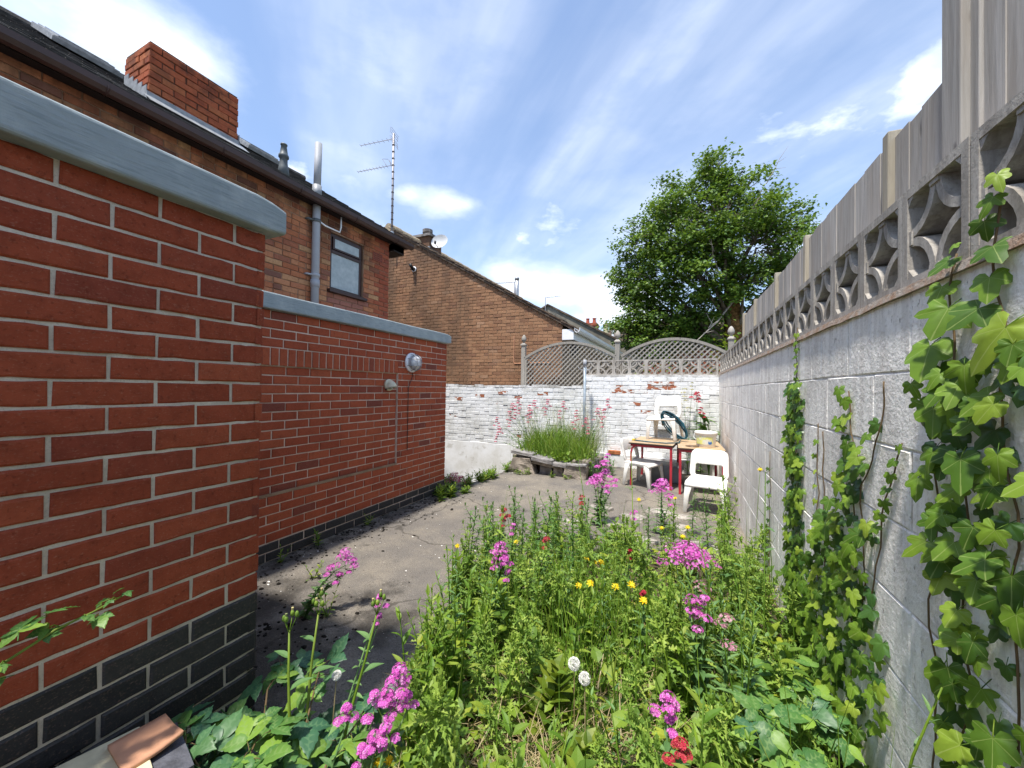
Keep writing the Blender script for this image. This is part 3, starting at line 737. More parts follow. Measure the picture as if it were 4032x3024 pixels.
# ------------------------------------------------------------------ brown gable house behind the white wall (face at Y=8)
GY, GE, GEZ, GR, GRZ = 8.0, -2.485, 2.84, -7.35, 5.66
gh = thing('brick_house', 'brown brick gable house with tiled verge, white box gutter and low chimney', 'house', (-7, 12, -.7))
L = Vector(gh.location); ML = Matrix.Translation(-L)
gs = (GRZ - GEZ) / (GE - GR)
def gz(x): return GEZ + gs * (GE - x) if x > GR else GRZ - gs * (GR - x)
v = [(GE, GY + .010, -.7), (-12.2, GY + .010, -.7), (-12.2, GY + .010, GEZ), (GR, GY + .010, GRZ), (GE, GY + .010, GEZ)]
v += [(x, 17, z) for x, y, z in v]
core = MB().add(v, [(4, 3, 2, 1, 0), (5, 6, 7, 8, 9), (0, 1, 6, 5), (4, 0, 5, 9), (3, 4, 9, 8), (2, 3, 8, 7), (1, 2, 7, 6)], ML).build('wall', 'mortar_brown', gh)
it = []
for r in range(14, 78):
    z = -.0 + r * C75 + C75 / 2
    x1 = min(GE, GE - (z + .04 - GEZ) / gs) if z + .04 > GEZ else GE
    for c, l in course(-7.9, x1, z, off=GE - .225 * 30 + (.1125 if r % 2 else 0)):
        if random.random() < .12 and l > .2:
            it.append((Vector((c - l / 4, GY, z)), l / 2 - .005, .066, 'brick_brown')); it.append((Vector((c + l / 4, GY, z)), l / 2 - .005, .066, 'brick_brown'))
        else: it.append((Vector((c, GY, z)), l, .066, 'brick_brown'))
vis = [t for t in it if t[0].z > 1.45]; hid = [t for t in it if t[0].z <= 1.45]
lay(core, vis, 0, .02, .002, 1, 300, .0022, L); lay(core, hid, 0, .02, .002, 1, 0, .0022, L)
# roof slab, verge and tiles
RA = math.atan(gs)
def rp(x, y, up=0): return (x, y, gz(x) + up)
ov = GE + .30
rv = [(ov, GY - .05, GEZ - .3 * gs + .03), (GR, GY - .05, GRZ + .03), (GR, 17.2, GRZ + .03), (ov, 17.2, GEZ - .3 * gs + .03), (-12.4, GY - .05, gz(-12.4) + .03), (-12.4, 17.2, gz(-12.4) + .03)]
lo = [(x, y, z - .045) for x, y, z in rv]
rf = MB().add(rv + lo, [(0, 3, 2, 1), (1, 2, 5, 4), (6, 7, 8, 9), (7, 10, 11, 8), (0, 1, 7, 6), (1, 4, 10, 7), (0, 6, 9, 3)], ML).build('roof', 'tile_brown', gh)
vg = MB(); tl = []
n = 19
for i in range(n):
    x0 = ov - (ov - GR) * i / n; x1 = ov - (ov - GR) * (i + 1) / n - .04
    M = ML @ Matrix.Translation(((x0 + x1) / 2, GY + .1, (gz(x0) + gz(x1)) / 2 + .06 + U(-.008, .008))) @ Matrix.Rotation(RA, 4, 'Y') @ Matrix.Rotation(R_(-3 + U(-1.5, 1.5)), 4, 'Y')
    l = (x0 - x1) / math.cos(RA)
    MB().box(-l / 2, l / 2, -.17, .17, -.012, .014, M).build('verge_tile', 'tile_brown', rf)
fm = MB()
for r in range(19):
    for c in range(27):
        x0 = ov - (ov - GR) * r / 19; x1 = ov - (ov - GR) * (r + 1) / 19 - .04
        M = ML @ Matrix.Translation(((x0 + x1) / 2, GY + .45 + c * .33, (gz(x0) + gz(x1)) / 2 + .055 + U(-.006, .006))) @ Matrix.Rotation(RA, 4, 'Y') @ Matrix.Rotation(R_(-3), 4, 'Y')
        l = (x0 - x1) / math.cos(RA); fm.box(-l / 2, l / 2, -.16, .16, -.01, .012, M)
stuff(fm.build('roof_tile', 'tile_brown', rf))
MB().add([(ov, GY - .045, GEZ - .3 * gs - .02), (GR, GY - .045, GRZ - .02), (GR, GY - .045, GRZ + .035), (ov, GY - .045, GEZ - .3 * gs + .035), (ov, GY + .01, GEZ - .3 * gs - .02), (GR, GY + .01, GRZ - .02), (GR, GY + .01, GRZ + .035), (ov, GY + .01, GEZ - .3 * gs + .035)], [(0, 3, 2, 1), (0, 1, 5, 4), (2, 3, 7, 6), (0, 4, 7, 3), (1, 2, 6, 5)], ML).build('verge_strip', 'edge_dark', rf)
rd = MB()
for i in range(20):
    rd.tube([ML @ Vector((GR, GY - .07 + i * .45, GRZ + .03)), ML @ Vector((GR, GY - .07 + i * .45 + .44, GRZ + .045))], .12, 12)
rd.build('ridge_tile', 'verge_mortar', rf)
# boxed eaves and gutter along the right side
bx = MB().box(GE + .004, ov - .04, GY - .03, 17, GEZ - .36, GEZ - .13, ML).build('eaves_box', 'plastic_white', gh); bev(bx, .006)
gt = MB(); prof = [(-.06, .05), (-.055, -.02), (-.02, -.055), (.03, -.05), (.06, -.01), (.066, .05), (.056, .05), (.05, -.005), (.02, -.04), (-.02, -.042), (-.048, -.01), (-.05, .05)]
vs = [(x, yy, z) for yy in (GY - .06, 17) for x, z in prof]; n = len(prof)
gt.add(vs, [(i, (i + 1) % n, n + (i + 1) % n, n + i) for i in range(n)] + [tuple(range(n - 1, -1, -1)), tuple(range(n, 2 * n))])
gt.build('gutter', 'plastic_white', gh, False, Vector((ov + .04, 0, GEZ - .16)) - L)
wl = MB()
pz = [Vector(q) - L for q in ((-3.62, GY - .008, 2.62), (-3.62, GY - .008, 2.02), (-3.60, GY - .008, 1.99), (-2.75, GY - .008, 2.0))]
wl.tube(pz, .011, 6); wl.build('copper_pipe', 'terracotta', gh)
t = MB().lathe([(.0, 0), (.07, 0), (.07, .02), (.05, .03), (.05, .1)], 14, Matrix.Rotation(R_(90), 4, 'X')).tube([(0, -.08, 0), (0, -.13, .04), (-.02, -.16, .10)], .04, 10)
t.build('boiler_flue', 'black_plastic', gh, True, Vector((-6.5, GY - .001, 4.48)) - L)
MB().lathe([(.071, .0), (.071, .022), (.05, .024)], 14, Matrix.Rotation(R_(90), 4, 'X')).build('flue_seal', 'plastic_white', gh, True, Vector((-6.5, GY - .012, 4.48)) - L)
# carriage lamp under the eaves
t = thing('porch_lantern', 'black lantern hanging under white boxed eaves of brown house', 'lantern', (-2.30, 8.30, 2.12))
MB().lathe([(.0, 0), (.03, .02), (.05, .06), (.09, .09), (.09, .11), (.08, .12), (.1, .2), (.11, .2), (.11, .22), (.05, .29), (.06, .3), (.03, .35), (.0, .36)], 10).build('lamp_body', 'black_plastic', t)
MB().tube([(0, 0, .36), (-.02, 0, .40), (-.10, 0, .40), (-.19, 0, .30)], .012, 6).build('lamp_bracket', 'black_plastic', t)
# low chimney
cm = MB().box(-7.55, -6.95, 9.2, 9.8, 4.9, 5.93, ML).build('chimney', 'brick_brown', gh)
MB().box(-7.62, -6.88, 9.13, 9.87, 5.87, 5.94, ML).build('chimney_cap', 'stone_dark', cm)
MB().lathe([(.13, 0), (.11, .06), (.10, .12), (.10, .16), (.155, .17), (.155, .26), (.12, .27)], 14, ML @ Matrix.Translation((-7.25, 9.5, 5.94))).build('chimney_pot', 'stone_dark', cm)
MB().box(-6.95, -6.90, 9.15, 9.85, 5.25, 5.5, ML).box(-7.5, -6.9, 9.14, 9.19, 5.35, 5.55, ML).build('flashing', 'lead', cm)
t = thing('satellite_dish', 'grey oval satellite dish beside the low chimney of brown house', 'satellite dish', (-6.70, 9.42, 5.40))
ds = MB(); vs = [(0, 0, 0)]; fs = []
for i in range(1, 6):
    for j in range(20):
        a = 2 * math.pi * j / 20; r = i / 5; vs.append((.255 * r * math.cos(a), -.07 * r * r, .235 * r * math.sin(a)))
for j in range(20): fs.append((0, 1 + j, 1 + (j + 1) % 20))
for i in range(4):
    for j in range(20): a_ = 1 + i * 20; fs.append((a_ + j, a_ + 20 + j, a_ + 20 + (j + 1) % 20, a_ + (j + 1) % 20))
do = ds.add(vs, fs).build('reflector', 'dish_grey', t, True, (0.05, -.1, .27)); do.rotation_euler = (R_(-18), 0, R_(12))
MB().tube([(0.05, -.08, .26), (-.05, .03, .22), (-.2, .06, .2)], .02, 6).tube([(.05, -.1, .06), (.05, -.35, .16)], .01, 5).build('dish_arm', 'black_plastic', t)
MB().lathe([(.0, 0), (.03, 0), (.03, .08), (.0, .08)], 8, Matrix.Translation((.05, -.35, .15))).build('receiver', 'black_plastic', t, True)

def yagi(t, root, d, length, n, el=.16, refl=True, mat='metal_aerial', up=Vector((0, 0, 1)), r=.006):
    root = Vector(root); d = Vector(d).normalized(); side = d.cross(up).normalized(); m = MB()
    m.tube([root, root + d * length], r * 1.3, 5)
    for i in range(n):
        p = root + d * (length * (.18 + .82 * i / (n - 1))); e = el * (1 - .35 * i / n)
        m.tube([p - side * e / 2, p + side * e / 2], r * .8, 4)
    if refl:
        for sg in (-1, 1):
            for h in (.05, .11, .17):
                p = root + up * h * sg - d * (.02 + h * .1); m.tube([p - side * .2, p + side * .2], r * .8, 4)
            for s_ in (-.2, .2): m.tube([root + side * s_ + up * .04 * sg, root + side * s_ + up * .18 * sg - d * .02], r * .8, 4)
    return m
t = thing('tv_aerial', 'tall banded aerial mast carrying two stepped yagi antennas above the roofs', 'aerial', (-7.14, 7.84, 5.40))
MB().tube([(0, 0, -.3), (0, 0, 2.72)], .028, 8).build('mast', 'metal_aerial', t, True)
for i in range(13): MB().lathe([(.029, -.012), (.035, -.012), (.035, .012), (.029, .012)], 8).build('band', 'edge_dark', t, False, (0, 0, .25 + i * .18))
yagi(t, (0, 0, 2.58), (-.93, -.25, -.10), .95, 7).build('antenna', 'metal_aerial', t)
yagi(t, (0, 0, 1.88), (-.93, -.28, -.12), 1.0, 10, .16, False).build('antenna', 'metal_aerial', t)
m = MB()
for s_ in (-.12, .12): m.tube([(-.12, s_, 1.84), (-.22, s_ * 1.4, 2.0), (-.16, s_ * .2, 2.06), (-.06, s_ * .2, 1.92)], .006, 4)
m.build('dipole', 'metal_aerial', t)
MB().box(-.05, .05, .03, .1, -.1, .02).lathe([(.03, 0), (.06, .02), (.06, .1), (.03, .12)], 8).build('mast_clamp', 'metal_flue', t)

# ------------------------------------------------------------------ white painted boundary wall (face at Y=7.4)
WY = 7.4; WXS = -1.84; WZL, WZR = 1.49, 1.69
ww = thing('painted_wall', 'flaking white painted brick wall behind the planter, topped by pierced concrete blocks', 'wall', (-2.2, WY, 0))
L = Vector(ww.location); ML = Matrix.Translation(-L)
core = MB().box(-5.6, WXS, WY + .009, WY + .22, -.85, WZL - .02, ML).box(WXS, .60, WY + .009, WY + .22, -.85, WZR - .02, ML).build('core', 'paint_joint', ww)
it = []
CHIP = {(19, 2), (20, 2), (20, 3), (18, 6), (17, 7), (15, 4), (14, 5), (13, 3)}
for r in range(3, 23):
    z = .03 + r * C75 + C75 / 2 - .02
    x1 = .50 if z < WZL else .50
    x0 = -5.5 if z < WZL - .03 else WXS
    if z > WZR - .02: continue
    for c, l in course(x0, x1, z, off=(.1125 if r % 2 else 0)):
        mt = 'paint_white'
        if random.random() < .018: mt = 'paint_chipped'
        for (cx, cz, rx, rz) in ((-1.12, 1.49, .2, .05), (-1.02, 1.42, .24, .04), (-.33, 1.50, .17, .05), (-.62, 1.50, .07, .05), (-.95, 1.17, .11, .03), (-.68, 1.03, .14, .03), (-4.25, 1.27, .1, .03), (-3.2, 1.27, .1, .03), (-2.78, 1.30, .1, .03), (-4.8, 1.20, .1, .03)):
            if abs(c - cx) < rx and abs(z - cz) < rz: mt = 'paint_chipped'
        it.append((Vector((c, WY + U(-.002, .003), z)), l + .006, .0712, mt))
lay(core, it, 0, .03, .0032, 3, 300, .0022, L)
# ragged top course and render skirt
tp = MB()
x = -5.5
while x < WXS:
    l = U(.1, .24); tp.box(x, x + l - .008, WY - U(-.006, .006), WY + .21, WZL - .045, WZL + U(-.012, .02), ML); x += l
tp.build('wall_cap', 'paint_joint', ww)
def sst_(t): t = max(0, min(1, t)); return t * t * (3 - 2 * t)
sk = MB(); n = 60
vs = []
for i in range(n + 1):
    x = -5.6 + 6.16 * i / n
    top = .235 + mnoise.noise(Vector((x * 2, 0, 0))) * .02
    dpt = .004 + .096 * sst_((x + 2.5) / .6)
    vs += [(x, WY + .01, top), (x, WY - dpt, top - .008), (x, WY - dpt - .005, -.85)]
sk.add(vs, [(i * 3 + a, i * 3 + 3 + a, i * 3 + 4 + a, i * 3 + 1 + a) for i in range(n) for a in (0, 1)], ML)
sk.build('render_skirt', 'render_white', ww)
# pierced screen block, face towards -y, origin at lower left front
def screen_geo():
    m = MB(); S_ = .288; d = .09; t = .026; c = S_ / 2
    m.box(0, S_, 0, d, 0, t).box(0, S_, 0, d, S_ - t, S_).box(0, t, 0, d, t, S_ - t).box(S_ - t, S_, 0, d, t, S_ - t)
    e = .03
    for cx, cz, a0 in ((t, t, 0), (S_ - t, t, 90), (S_ - t, S_ - t, 180), (t, S_ - t, 270)):
        R1, R2 = c - t - .006 + .006, c - t - .026 + .004
        R1 = c - t; R2 = R1 - .024
        vs = []; k_ = 6
        for i in range(k_ + 1):
            a = R_(a0 + 90 * i / k_)
            for rr in (R2, R1):
                for y in (.008, d - .008): vs.append((cx + rr * math.cos(a), y, cz + rr * math.sin(a)))
        fs = []
        for i in range(k_):
            o = i * 4
            fs += [(o, o + 4, o + 6, o + 2), (o + 1, o + 3, o + 7, o + 5), (o, o + 1, o + 5, o + 4), (o + 2, o + 6, o + 7, o + 3)]
        m.add(vs, fs)
        sx = 1 if cx < c else -1; sz = 1 if cz < c else -1     # chamfered inner corner
        tri = [(cx - sx * .002, cz - sz * .002), (cx + sx * e, cz - sz * .002), (cx - sx * .002, cz + sz * e)]
        vv = [(a_, y, b_) for y in (.002, d - .002) for a_, b_ in tri]
        m.add(vv, [(0, 1, 2), (3, 5, 4), (0, 3, 4, 1), (1, 4, 5, 2), (2, 5, 3, 0)])
    for (a_, b_) in ((c, t), (c, S_ - t), (t, c), (S_ - t, c)):   # thickened springing points
        hx, hz = (.02, .012) if b_ in (t, S_ - t) else (.012, .02)
        m.box(a_ - hx, a_ + hx, .004, d - .004, b_ - hz, b_ + hz)
    return m
SCREEN = screen_geo().mesh('screen_block', 'screen_concrete')
MB().box(WXS - .01, .50, WY + .004, WY + .2, WZR - .025, WZR + .012, ML).build('bed_joint', 'paint_joint', ww)
for i in range(8):
    x = .465 - (i + 1) * .292
    link('screen_block', SCREEN, ww, Vector((x, WY + .03 + U(-.004, .004), WZR + .012)) - L)
    MB().box(x + .288, x + .2925, WY + .035, WY + .115, WZR + .012, WZR + .3, ML).build('joint', 'screen_concrete', ww)
lb = brick_mesh('paint_white', .215, .066, .1, .003, 2, 2)
o = link('ledge_brick', lb, ww, Vector((-.40, WY - .07, .765)) - L)
# ------------------------------------------------------------------ trellis behind it
TY = 7.72
posts = []
for i, (px, h) in enumerate(((-3.27, 2.36), (-1.27, 2.36), (.68, 2.34))):
    t = thing('trellis_post', ['grey trellis post with acorn finial in front of brown gable', 'grey trellis post with acorn finial between the two arched panels', 'grey trellis post with acorn finial beside the block wall corner'][i], 'post', (px, TY + .02, -.6), 0, 'acorn topped trellis posts')
    bev(MB().box(-.045, .045, -.045, .045, 0, h + .6).build('shaft', 'wood_trellis', t), .004)
    MB().lathe([(.085, 0), (.085, .02), (.02, .07)], 4, Matrix.Translation((0, 0, h + .6)) @ Matrix.Rotation(R_(45), 4, 'Z')).build('cap', 'wood_trellis', t)
    MB().lathe([(.015, 0), (.02, .02), (.05, .045), (.056, .07), (.053, .10), (.038, .14), (.012, .175), (.0, .178)], 14, Matrix.Translation((0, 0, h + .66))).build('finial', 'wood_trellis', t, True)
    bev(MB().box(.05, .085, -.03, .03, 1.9, h + .25).build('side_batten', 'wood_trellis', t), .003)
def trellis(x0, x1, label):
    t = thing('arched_trellis', label, 'trellis', ((x0 + x1) / 2, TY, 1.40), 0, 'arched trellis panels')
    hw = (x1 - x0) / 2; zs, za = .66, .96
    def top(x): return zs + (za - zs) * (1 - (x / hw) ** 2)
    a = MB(); n = 24; vs = []
    for i in range(n + 1):
        x = -hw + 2 * hw * i / n; z = top(x); dx = -2 * (za - zs) * x / hw ** 2; nn = Vector((-dx, 0, 1)).normalized()
        for k_, y in ((0, -.025), (.05, -.025), (.05, .025), (0, .025)): vs.append((x + nn.x * k_, y, z + nn.z * k_))
    a.add(vs, [(i * 4 + j, i * 4 + 4 + j, i * 4 + 4 + (j + 1) % 4, i * 4 + (j + 1) % 4) for i in range(n) for j in range(4)] + [(0, 1, 2, 3), (n * 4 + 3, n * 4 + 2, n * 4 + 1, n * 4)])
    a.build('arched_rail', 'wood_trellis', t)
    MB().box(-hw, -hw + .035, -.02, .02, .02, zs).build('side_rail', 'wood_trellis', t); MB().box(hw - .035, hw, -.02, .02, .02, zs).build('side_rail', 'wood_trellis', t)
    MB().box(-hw, hw, -.02, .02, -.02, .02).build('bottom_rail', 'wood_trellis', t)
    for sg in (1, -1):
        s0 = -hw - 1.2
        while s0 < hw + 1.2:
            s0 += .098
            pts = []                       # walk the 45 degree line, keep the part inside the panel
            for i in range(200):
                z = .0 + i * .006; x = s0 + sg * z
                if abs(x) < hw - .01 and z < top(x) + .01: pts.append((x, z))
            if len(pts) < 4: continue
            (xa, z_a), (xb, z_b) = pts[0], pts[-1]
            ln = math.hypot(xb - xa, z_b - z_a); y = -.014 if sg > 0 else .002
            M = Matrix.Translation(((xa + xb) / 2, y, (z_a + z_b) / 2)) @ Matrix.Rotation(-math.atan2(z_b - z_a, xb - xa), 4, 'Y')
            MB().box(-ln / 2, ln / 2, 0, .012, -.012, .012, M).build('slat', 'wood_trellis', t)
trellis(-3.22, -1.32, 'arched diagonal trellis panel in front of brown brick gable')
trellis(-1.18, .63, 'arched diagonal trellis panel in front of green shrubs, next to block wall')
# clothes post
t = thing('clothes_post', 'slim grey metal washing line post rising from the stone planter', 'post', (-1.763, 7.12, .15))
MB().tube([(0, 0, -.2), (.0, 0, 1.0), (.005, 0, 1.82)], .026, 10).build('pole', 'post_blue', t, True)
MB().lathe([(.03, 1.70), (.034, 1.70), (.034, 1.83), (.0, 1.835)], 10).build('cap', 'plastic_grey', t, True)
hk = MB()
for a in range(4):
    c_, s_ = math.cos(a * math.pi / 2 + .3), math.sin(a * math.pi / 2 + .3)
    hk.tube([(0, 0, 1.66), (.07 * c_, .07 * s_, 1.64), (.11 * c_, .11 * s_, 1.66), (.115 * c_, .115 * s_, 1.70)], .007, 5)
hk.build('line_hook', 'metal_grey', t, True)

# ------------------------------------------------------------------ right hand block wall, X = .592 - .0155*Y
def rx(y): return .592 - .0155 * y
RA2 = math.atan(.0155)
bw = thing('block_wall', 'tall whitewashed concrete block wall with pierced screen blocks and ivy on it', 'wall', (rx(3.5), 3.5, 0))
L = Vector(bw.location)
RZ = R_(-90) + RA2                          # local x runs to -Y (towards camera), face -y points to -X
def rw(s, z, out=0): return Vector((rx(s) - out, s, z))
core = MB(); vs = []
for y in (-1.6, 7.58):
    vs += [(rx(y) + .003, y, -.1), (rx(y) + .2, y, -.1), (rx(y) + .2, y, 1.71), (rx(y) + .003, y, 1.71)]
core = core.add(vs, [(0, 3, 7, 4), (1, 5, 6, 2), (3, 2, 6, 7), (0, 4, 5, 1), (0, 1, 2, 3), (4, 7, 6, 5)], Matrix.Translation(-L)).build('core', 'block_joint', bw)
BLK = {}
def conc_block(l, h, var):
    key = (round(l, 2), round(h, 3), var)
    if key not in BLK:
        v, f = brick_geo(l, h, .03, .0012, var + 91, 4); BLK[key] = MB().add(v, f).mesh('concrete_block', 'block_wash')
    return BLK[key]
for r in range(8):
    z0 = 1.71 - (r + 1) * .225; h = .2215
    if z0 < -.1: z0, h = -.1, .225 - .1 + .005
    for c, l in course(-1.2, 7.38, 0, .45, .44, off=(.225 if r % 2 else 0) + .1):
        o = link('concrete_block', conc_block(l + .006, h, random.randrange(6)), core, rw(c, z0 + h / 2 + .003, U(-.0008, .0012)) - L); o.rotation_euler = (0, U(-.002, .002), RZ)
vs = []
n = 90
for i in range(n + 1):
    y = -1.2 + 8.58 * i / n; j = mnoise.noise(Vector((y * 6, 3, 0))) * .006
    vs += [tuple(rw(y, 1.706, -.01)), tuple(rw(y, 1.704 + j, .012 + j)), tuple(rw(y, 1.728 + j, .006 + j)), tuple(rw(y, 1.732, -.08))]
MB().add(vs, [(i * 4 + a, i * 4 + a + 1, i * 4 + 5 + a, i * 4 + 4 + a) for i in range(n) for a in (0, 1, 2)], Matrix.Translation(-L)).build('bed_joint', 'mortar_bed_red', bw)
for i in range(29):
    y = 7.36 - i * .292
    o = link('screen_block', SCREEN, bw, rw(y, 1.728, -.012 + U(-.003, .003)) - L); o.rotation_euler = (0, U(-.004, .004), RZ)
    if i: MB().box(.0, .0045, .006, .08, 0, .286).build('joint', 'screen_concrete', bw, False, rw(y + .0045, 1.729, -.012) - L).rotation_euler = (0, 0, RZ)

# ------------------------------------------------------------------ timber fence behind the screen
tf = thing('timber_fence', 'weathered grey close-board fence standing above the pierced concrete blocks', 'fence', (.78, 3, 1.2))
L = Vector(tf.location)
FX = .125                                   # boards stand this far behind the block face
random.seed(5)
POSTS = [1.44, 1.86, 2.90, 3.72, 4.70, 5.50]
y = 5.5; i = 0
while y > -1.0:
    wd_ = U(.10, .125) if y > 1.45 else .30; top = 2.37 + (0.01 * math.sin(y * 3)) + U(-.003, .003)
    if y < 1.56: top = 2.75
    pr = .0 if i % 2 else .003
    vs = []
    y2 = y - wd_ + (.0 if i % 2 else -.022)
    b = MB().box(0, y - y2, -.0, .012, 0, top - 1.45)
    o = b.build('board', 'wood_grey', tf, False, Vector((rx(y) + FX - pr, y, 1.45)) - L); o.rotation_euler = (0, 0, RZ)
    y -= wd_; i += 1
MB().box(.75, .79, -1, 5.5, 1.6, 1.68, Matrix.Translation(-L)).box(.75, .79, -1, 5.5, 2.2, 2.28, Matrix.Translation(-L)).build('rail', 'wood_grey', tf)
for j, py in enumerate(POSTS):
    h = 2.395 if j else 2.85
    w_ = .045 if j else .085
    b = MB().box(-.0, w_, -.012, .05, 0, h - 1.45)
    o = bev(b.build('post', 'wood_post' if j else 'wood_grey', tf, False, Vector((rx(py) + FX - (.012 if j else .02), py + w_, 1.45)) - L), .004); o.rotation_euler = (0, 0, RZ)
bev(MB().box(0, .022, -.018, .02, 0, 1.36).build('cover_strip', 'wood_grey', tf, False, Vector((rx(1.40) + FX - .012, 1.425, 1.45)) - L), .003)
# low neighbour wall and stub post beyond
t = thing('low_wall', 'short buff brick garden wall with dark coping behind the fence end', 'wall', (1.35, 8.4, -.3))
MB().box(-.5, .6, -.1, .1, 0, 2.32).build('wall', 'brick_brown', t); MB().box(-.54, .64, -.14, .14, 2.32, 2.38).build('coping', 'stone_dark', t)
t = thing('fence_post', 'pale squared timber post standing past the end of the fence', 'post', (1.05, 7.75, -.1))
bev(MB().box(-.05, .05, -.05, .05, 0, 2.62).build('shaft', 'wood_post', t), .006)
MB().box(-.07, .0, .052, .072, 1.2, 2.5).build('board', 'wood_grey', t)
# ------------------------------------------------------------------ ground, one sheet
def sst(t): t = max(0, min(1, t)); return t * t * (3 - 2 * t)
def ground_z(x, y):
    z = .006 * mnoise.noise(Vector((x * 1.7, y * 1.7, 0))) + .004 * mnoise.noise(Vector((x * 6, y * 6, 1)))
    edge = -2.86 + .1 * mnoise.noise(Vector((y * 2, 5, 0)))
    z -= .66 * sst((edge - x) / .35) * sst((y - 4.75) / 1.5)
    z += .035 * sst((x + 1.2) / .5) * sst((3.6 - y) / .8) * (1 + .8 * mnoise.noise(Vector((x * 3, y * 3, 2))))
    return z
xs = [-400, -150, -60, -25, -12, -8, -6] + [-5 + i * .06 for i in range(101)] + [1.3, 2, 4, 8, 20, 60, 150, 400]
ys = [-400, -100, -30, -8, -3, -1] + [-.4 + i * .06 for i in range(135)] + [8.2, 9, 11, 15, 22, 40, 80, 160, 400, 900]
vs = [(x, y, ground_z(x, y)) for y in ys for x in xs]; nx = len(xs)
fs = [(j * nx + i, j * nx + i + 1, (j + 1) * nx + i + 1, (j + 1) * nx + i) for j in range(len(ys) - 1) for i in range(nx - 1)]
g = MB().add(vs, fs).build('ground', 'concrete_ground', None, True); g['kind'] = 'structure'

def ico(r=1, sub=1):
    bm = bmesh.new(); bmesh.ops.create_icosphere(bm, subdivisions=sub, radius=r)
    v = [tuple(x.co) for x in bm.verts]; f = [tuple(q.index for q in p.verts) for p in bm.faces]; bm.free(); return v, f
ICO1 = ico(1, 1); ICO2 = ico(1, 2)
def lump(m, c, size, seed, base=ICO1, rough=.25, rz=0):
    rs = random.Random(seed); M = Matrix.Translation(c) @ Matrix.Rotation(rz, 4, 'Z')
    m.add([(v[0] * size[0] * (1 + rs.uniform(-rough, rough)), v[1] * size[1] * (1 + rs.uniform(-rough, rough)), v[2] * size[2] * (1 + rs.uniform(-rough, rough))) for v in base[0]], base[1], M)
random.seed(11)
mo = MB()
for i in range(800):
    if random.random() < .6: y = U(1.2, 4.9); x = BX + abs(random.gauss(0, .22)) + .01
    else: x = U(-3.0, -1.7); y = 1.05 + abs(random.gauss(0, .45))
    s = U(.003, .011) * U(.7, 1.5); lump(mo, (x, y, ground_z(x, y) + s * .15), (s * U(.8, 1.6), s, s * .5), i)
stuff(tag(mo.build('moss', 'moss_black', None, True), 'black moss clumps along the foot of the recessed brick wall', 'moss'))
de = MB()
for i in range(150):
    x = U(-3.0, .4); y = U(1.1, 7.0)
    if random.random() < .5: x = BX + abs(random.gauss(0, .5))
    s = U(.002, .007); lump(de, (x, y, ground_z(x, y) + s * .3), (s * U(.8, 1.8), s, s * .5), i)
stuff(tag(de.build('grit', 'flake_white', None), 'scattered pale grit and paint flakes lying on the concrete', 'grit'))
OCT = ([(1, 0, 0), (0, 1, 0), (-1, 0, 0), (0, -1, 0), (0, 0, 1)], [(0, 1, 4), (1, 2, 4), (2, 3, 4), (3, 0, 4)])
gr_ = MB()
for i in range(6500):
    x = U(-3.02, -.6); y = 1.0 + 5.2 * random.random() ** 1.3
    s = U(.0012, .0038) * U(.7, 1.6); lump(gr_, (x, y, ground_z(x, y) - s * .1), (s * U(.8, 1.6), s, s * .6), i, OCT, .3, U(0, 6))
stuff(tag(gr_.build('gravel', 'gravel', None), 'fine loose grit worn out of the concrete path', 'gravel'))
# broken paving pieces among the far weeds
random.seed(3)
pc = [(-1.1, 3.95), (-.75, 4.15), (-.4, 3.8), (-.55, 4.45), (-.1, 4.3), (-.95, 4.6), (.1, 3.9), (-.25, 4.75), (-1.25, 3.5), (-.05, 4.7)]
for i, (x, y) in enumerate(pc):
    m = MB(); n = 6; a0 = U(0, 6); pts = [(U(.10, .2) * math.cos(a0 + k_ * math.tau / n), U(.08, .15) * math.sin(a0 + k_ * math.tau / n)) for k_ in range(n)]
    v = [(a, b, .0) for a, b in pts] + [(a * .95, b * .95, .035) for a, b in pts]
    m.add(v, [(k_, (k_ + 1) % n, n + (k_ + 1) % n, n + k_) for k_ in range(n)] + [tuple(range(n, 2 * n))])
    tag(m.build('paving_fragment', 'rubble', None, False, (x, y, ground_z(x, y) - .004)), 'broken pale paving fragment lying among the weeds near the chair', 'rubble', 'broken paving fragments')

# ------------------------------------------------------------------ stone planter
t = thing('stone_planter', 'rough dry stone planter full of grass against the white wall', 'planter', (-2.1, 6.05, 0))
def rock(x0, x1, y0, y1, z0, z1, seed, mt='stone', taper=0, tilt=0, nm='stone'):
    bm = bmesh.new(); bmesh.ops.create_cube(bm, size=1); bmesh.ops.subdivide_edges(bm, edges=bm.edges[:], cuts=2, use_grid_fill=True)
    rs = random.Random(seed); sx, sy, sz = x1 - x0, y1 - y0, z1 - z0
    for v in bm.verts:
        p = v.co; f = 1 - taper * (p.z + .5)
        v.co = Vector((p.x * sx * f, p.y * sy, p.z * sz))
        q = .055 * min(sx, sy, sz * 1.2)
        v.co += Vector((rs.uniform(-q, q), rs.uniform(-q, q), rs.uniform(-q, q) * .6))
    me = bpy.data.meshes.new(nm); bm.to_mesh(me); bm.free(); me.materials.append(MATS[mt])
    o = link(nm, me, t, Vector(((x0 + x1) / 2, (y0 + y1) / 2, (z0 + z1) / 2)) - t.location); o.rotation_euler = (0, tilt, 0); bev(o, .006, 1)
rock(-2.80, -2.30, 5.98, 6.3, -.02, .25, 1, 'stone', .40)
rock(-2.26, -2.04, 6.08, 6.32, -.02, .17, 3, 'stone_dark', .08); rock(-2.02, -1.84, 6.06, 6.3, -.02, .15, 14, 'stone', .12)
rock(-1.81, -1.44, 5.98, 6.32, -.02, .20, 4, 'stone', .03)
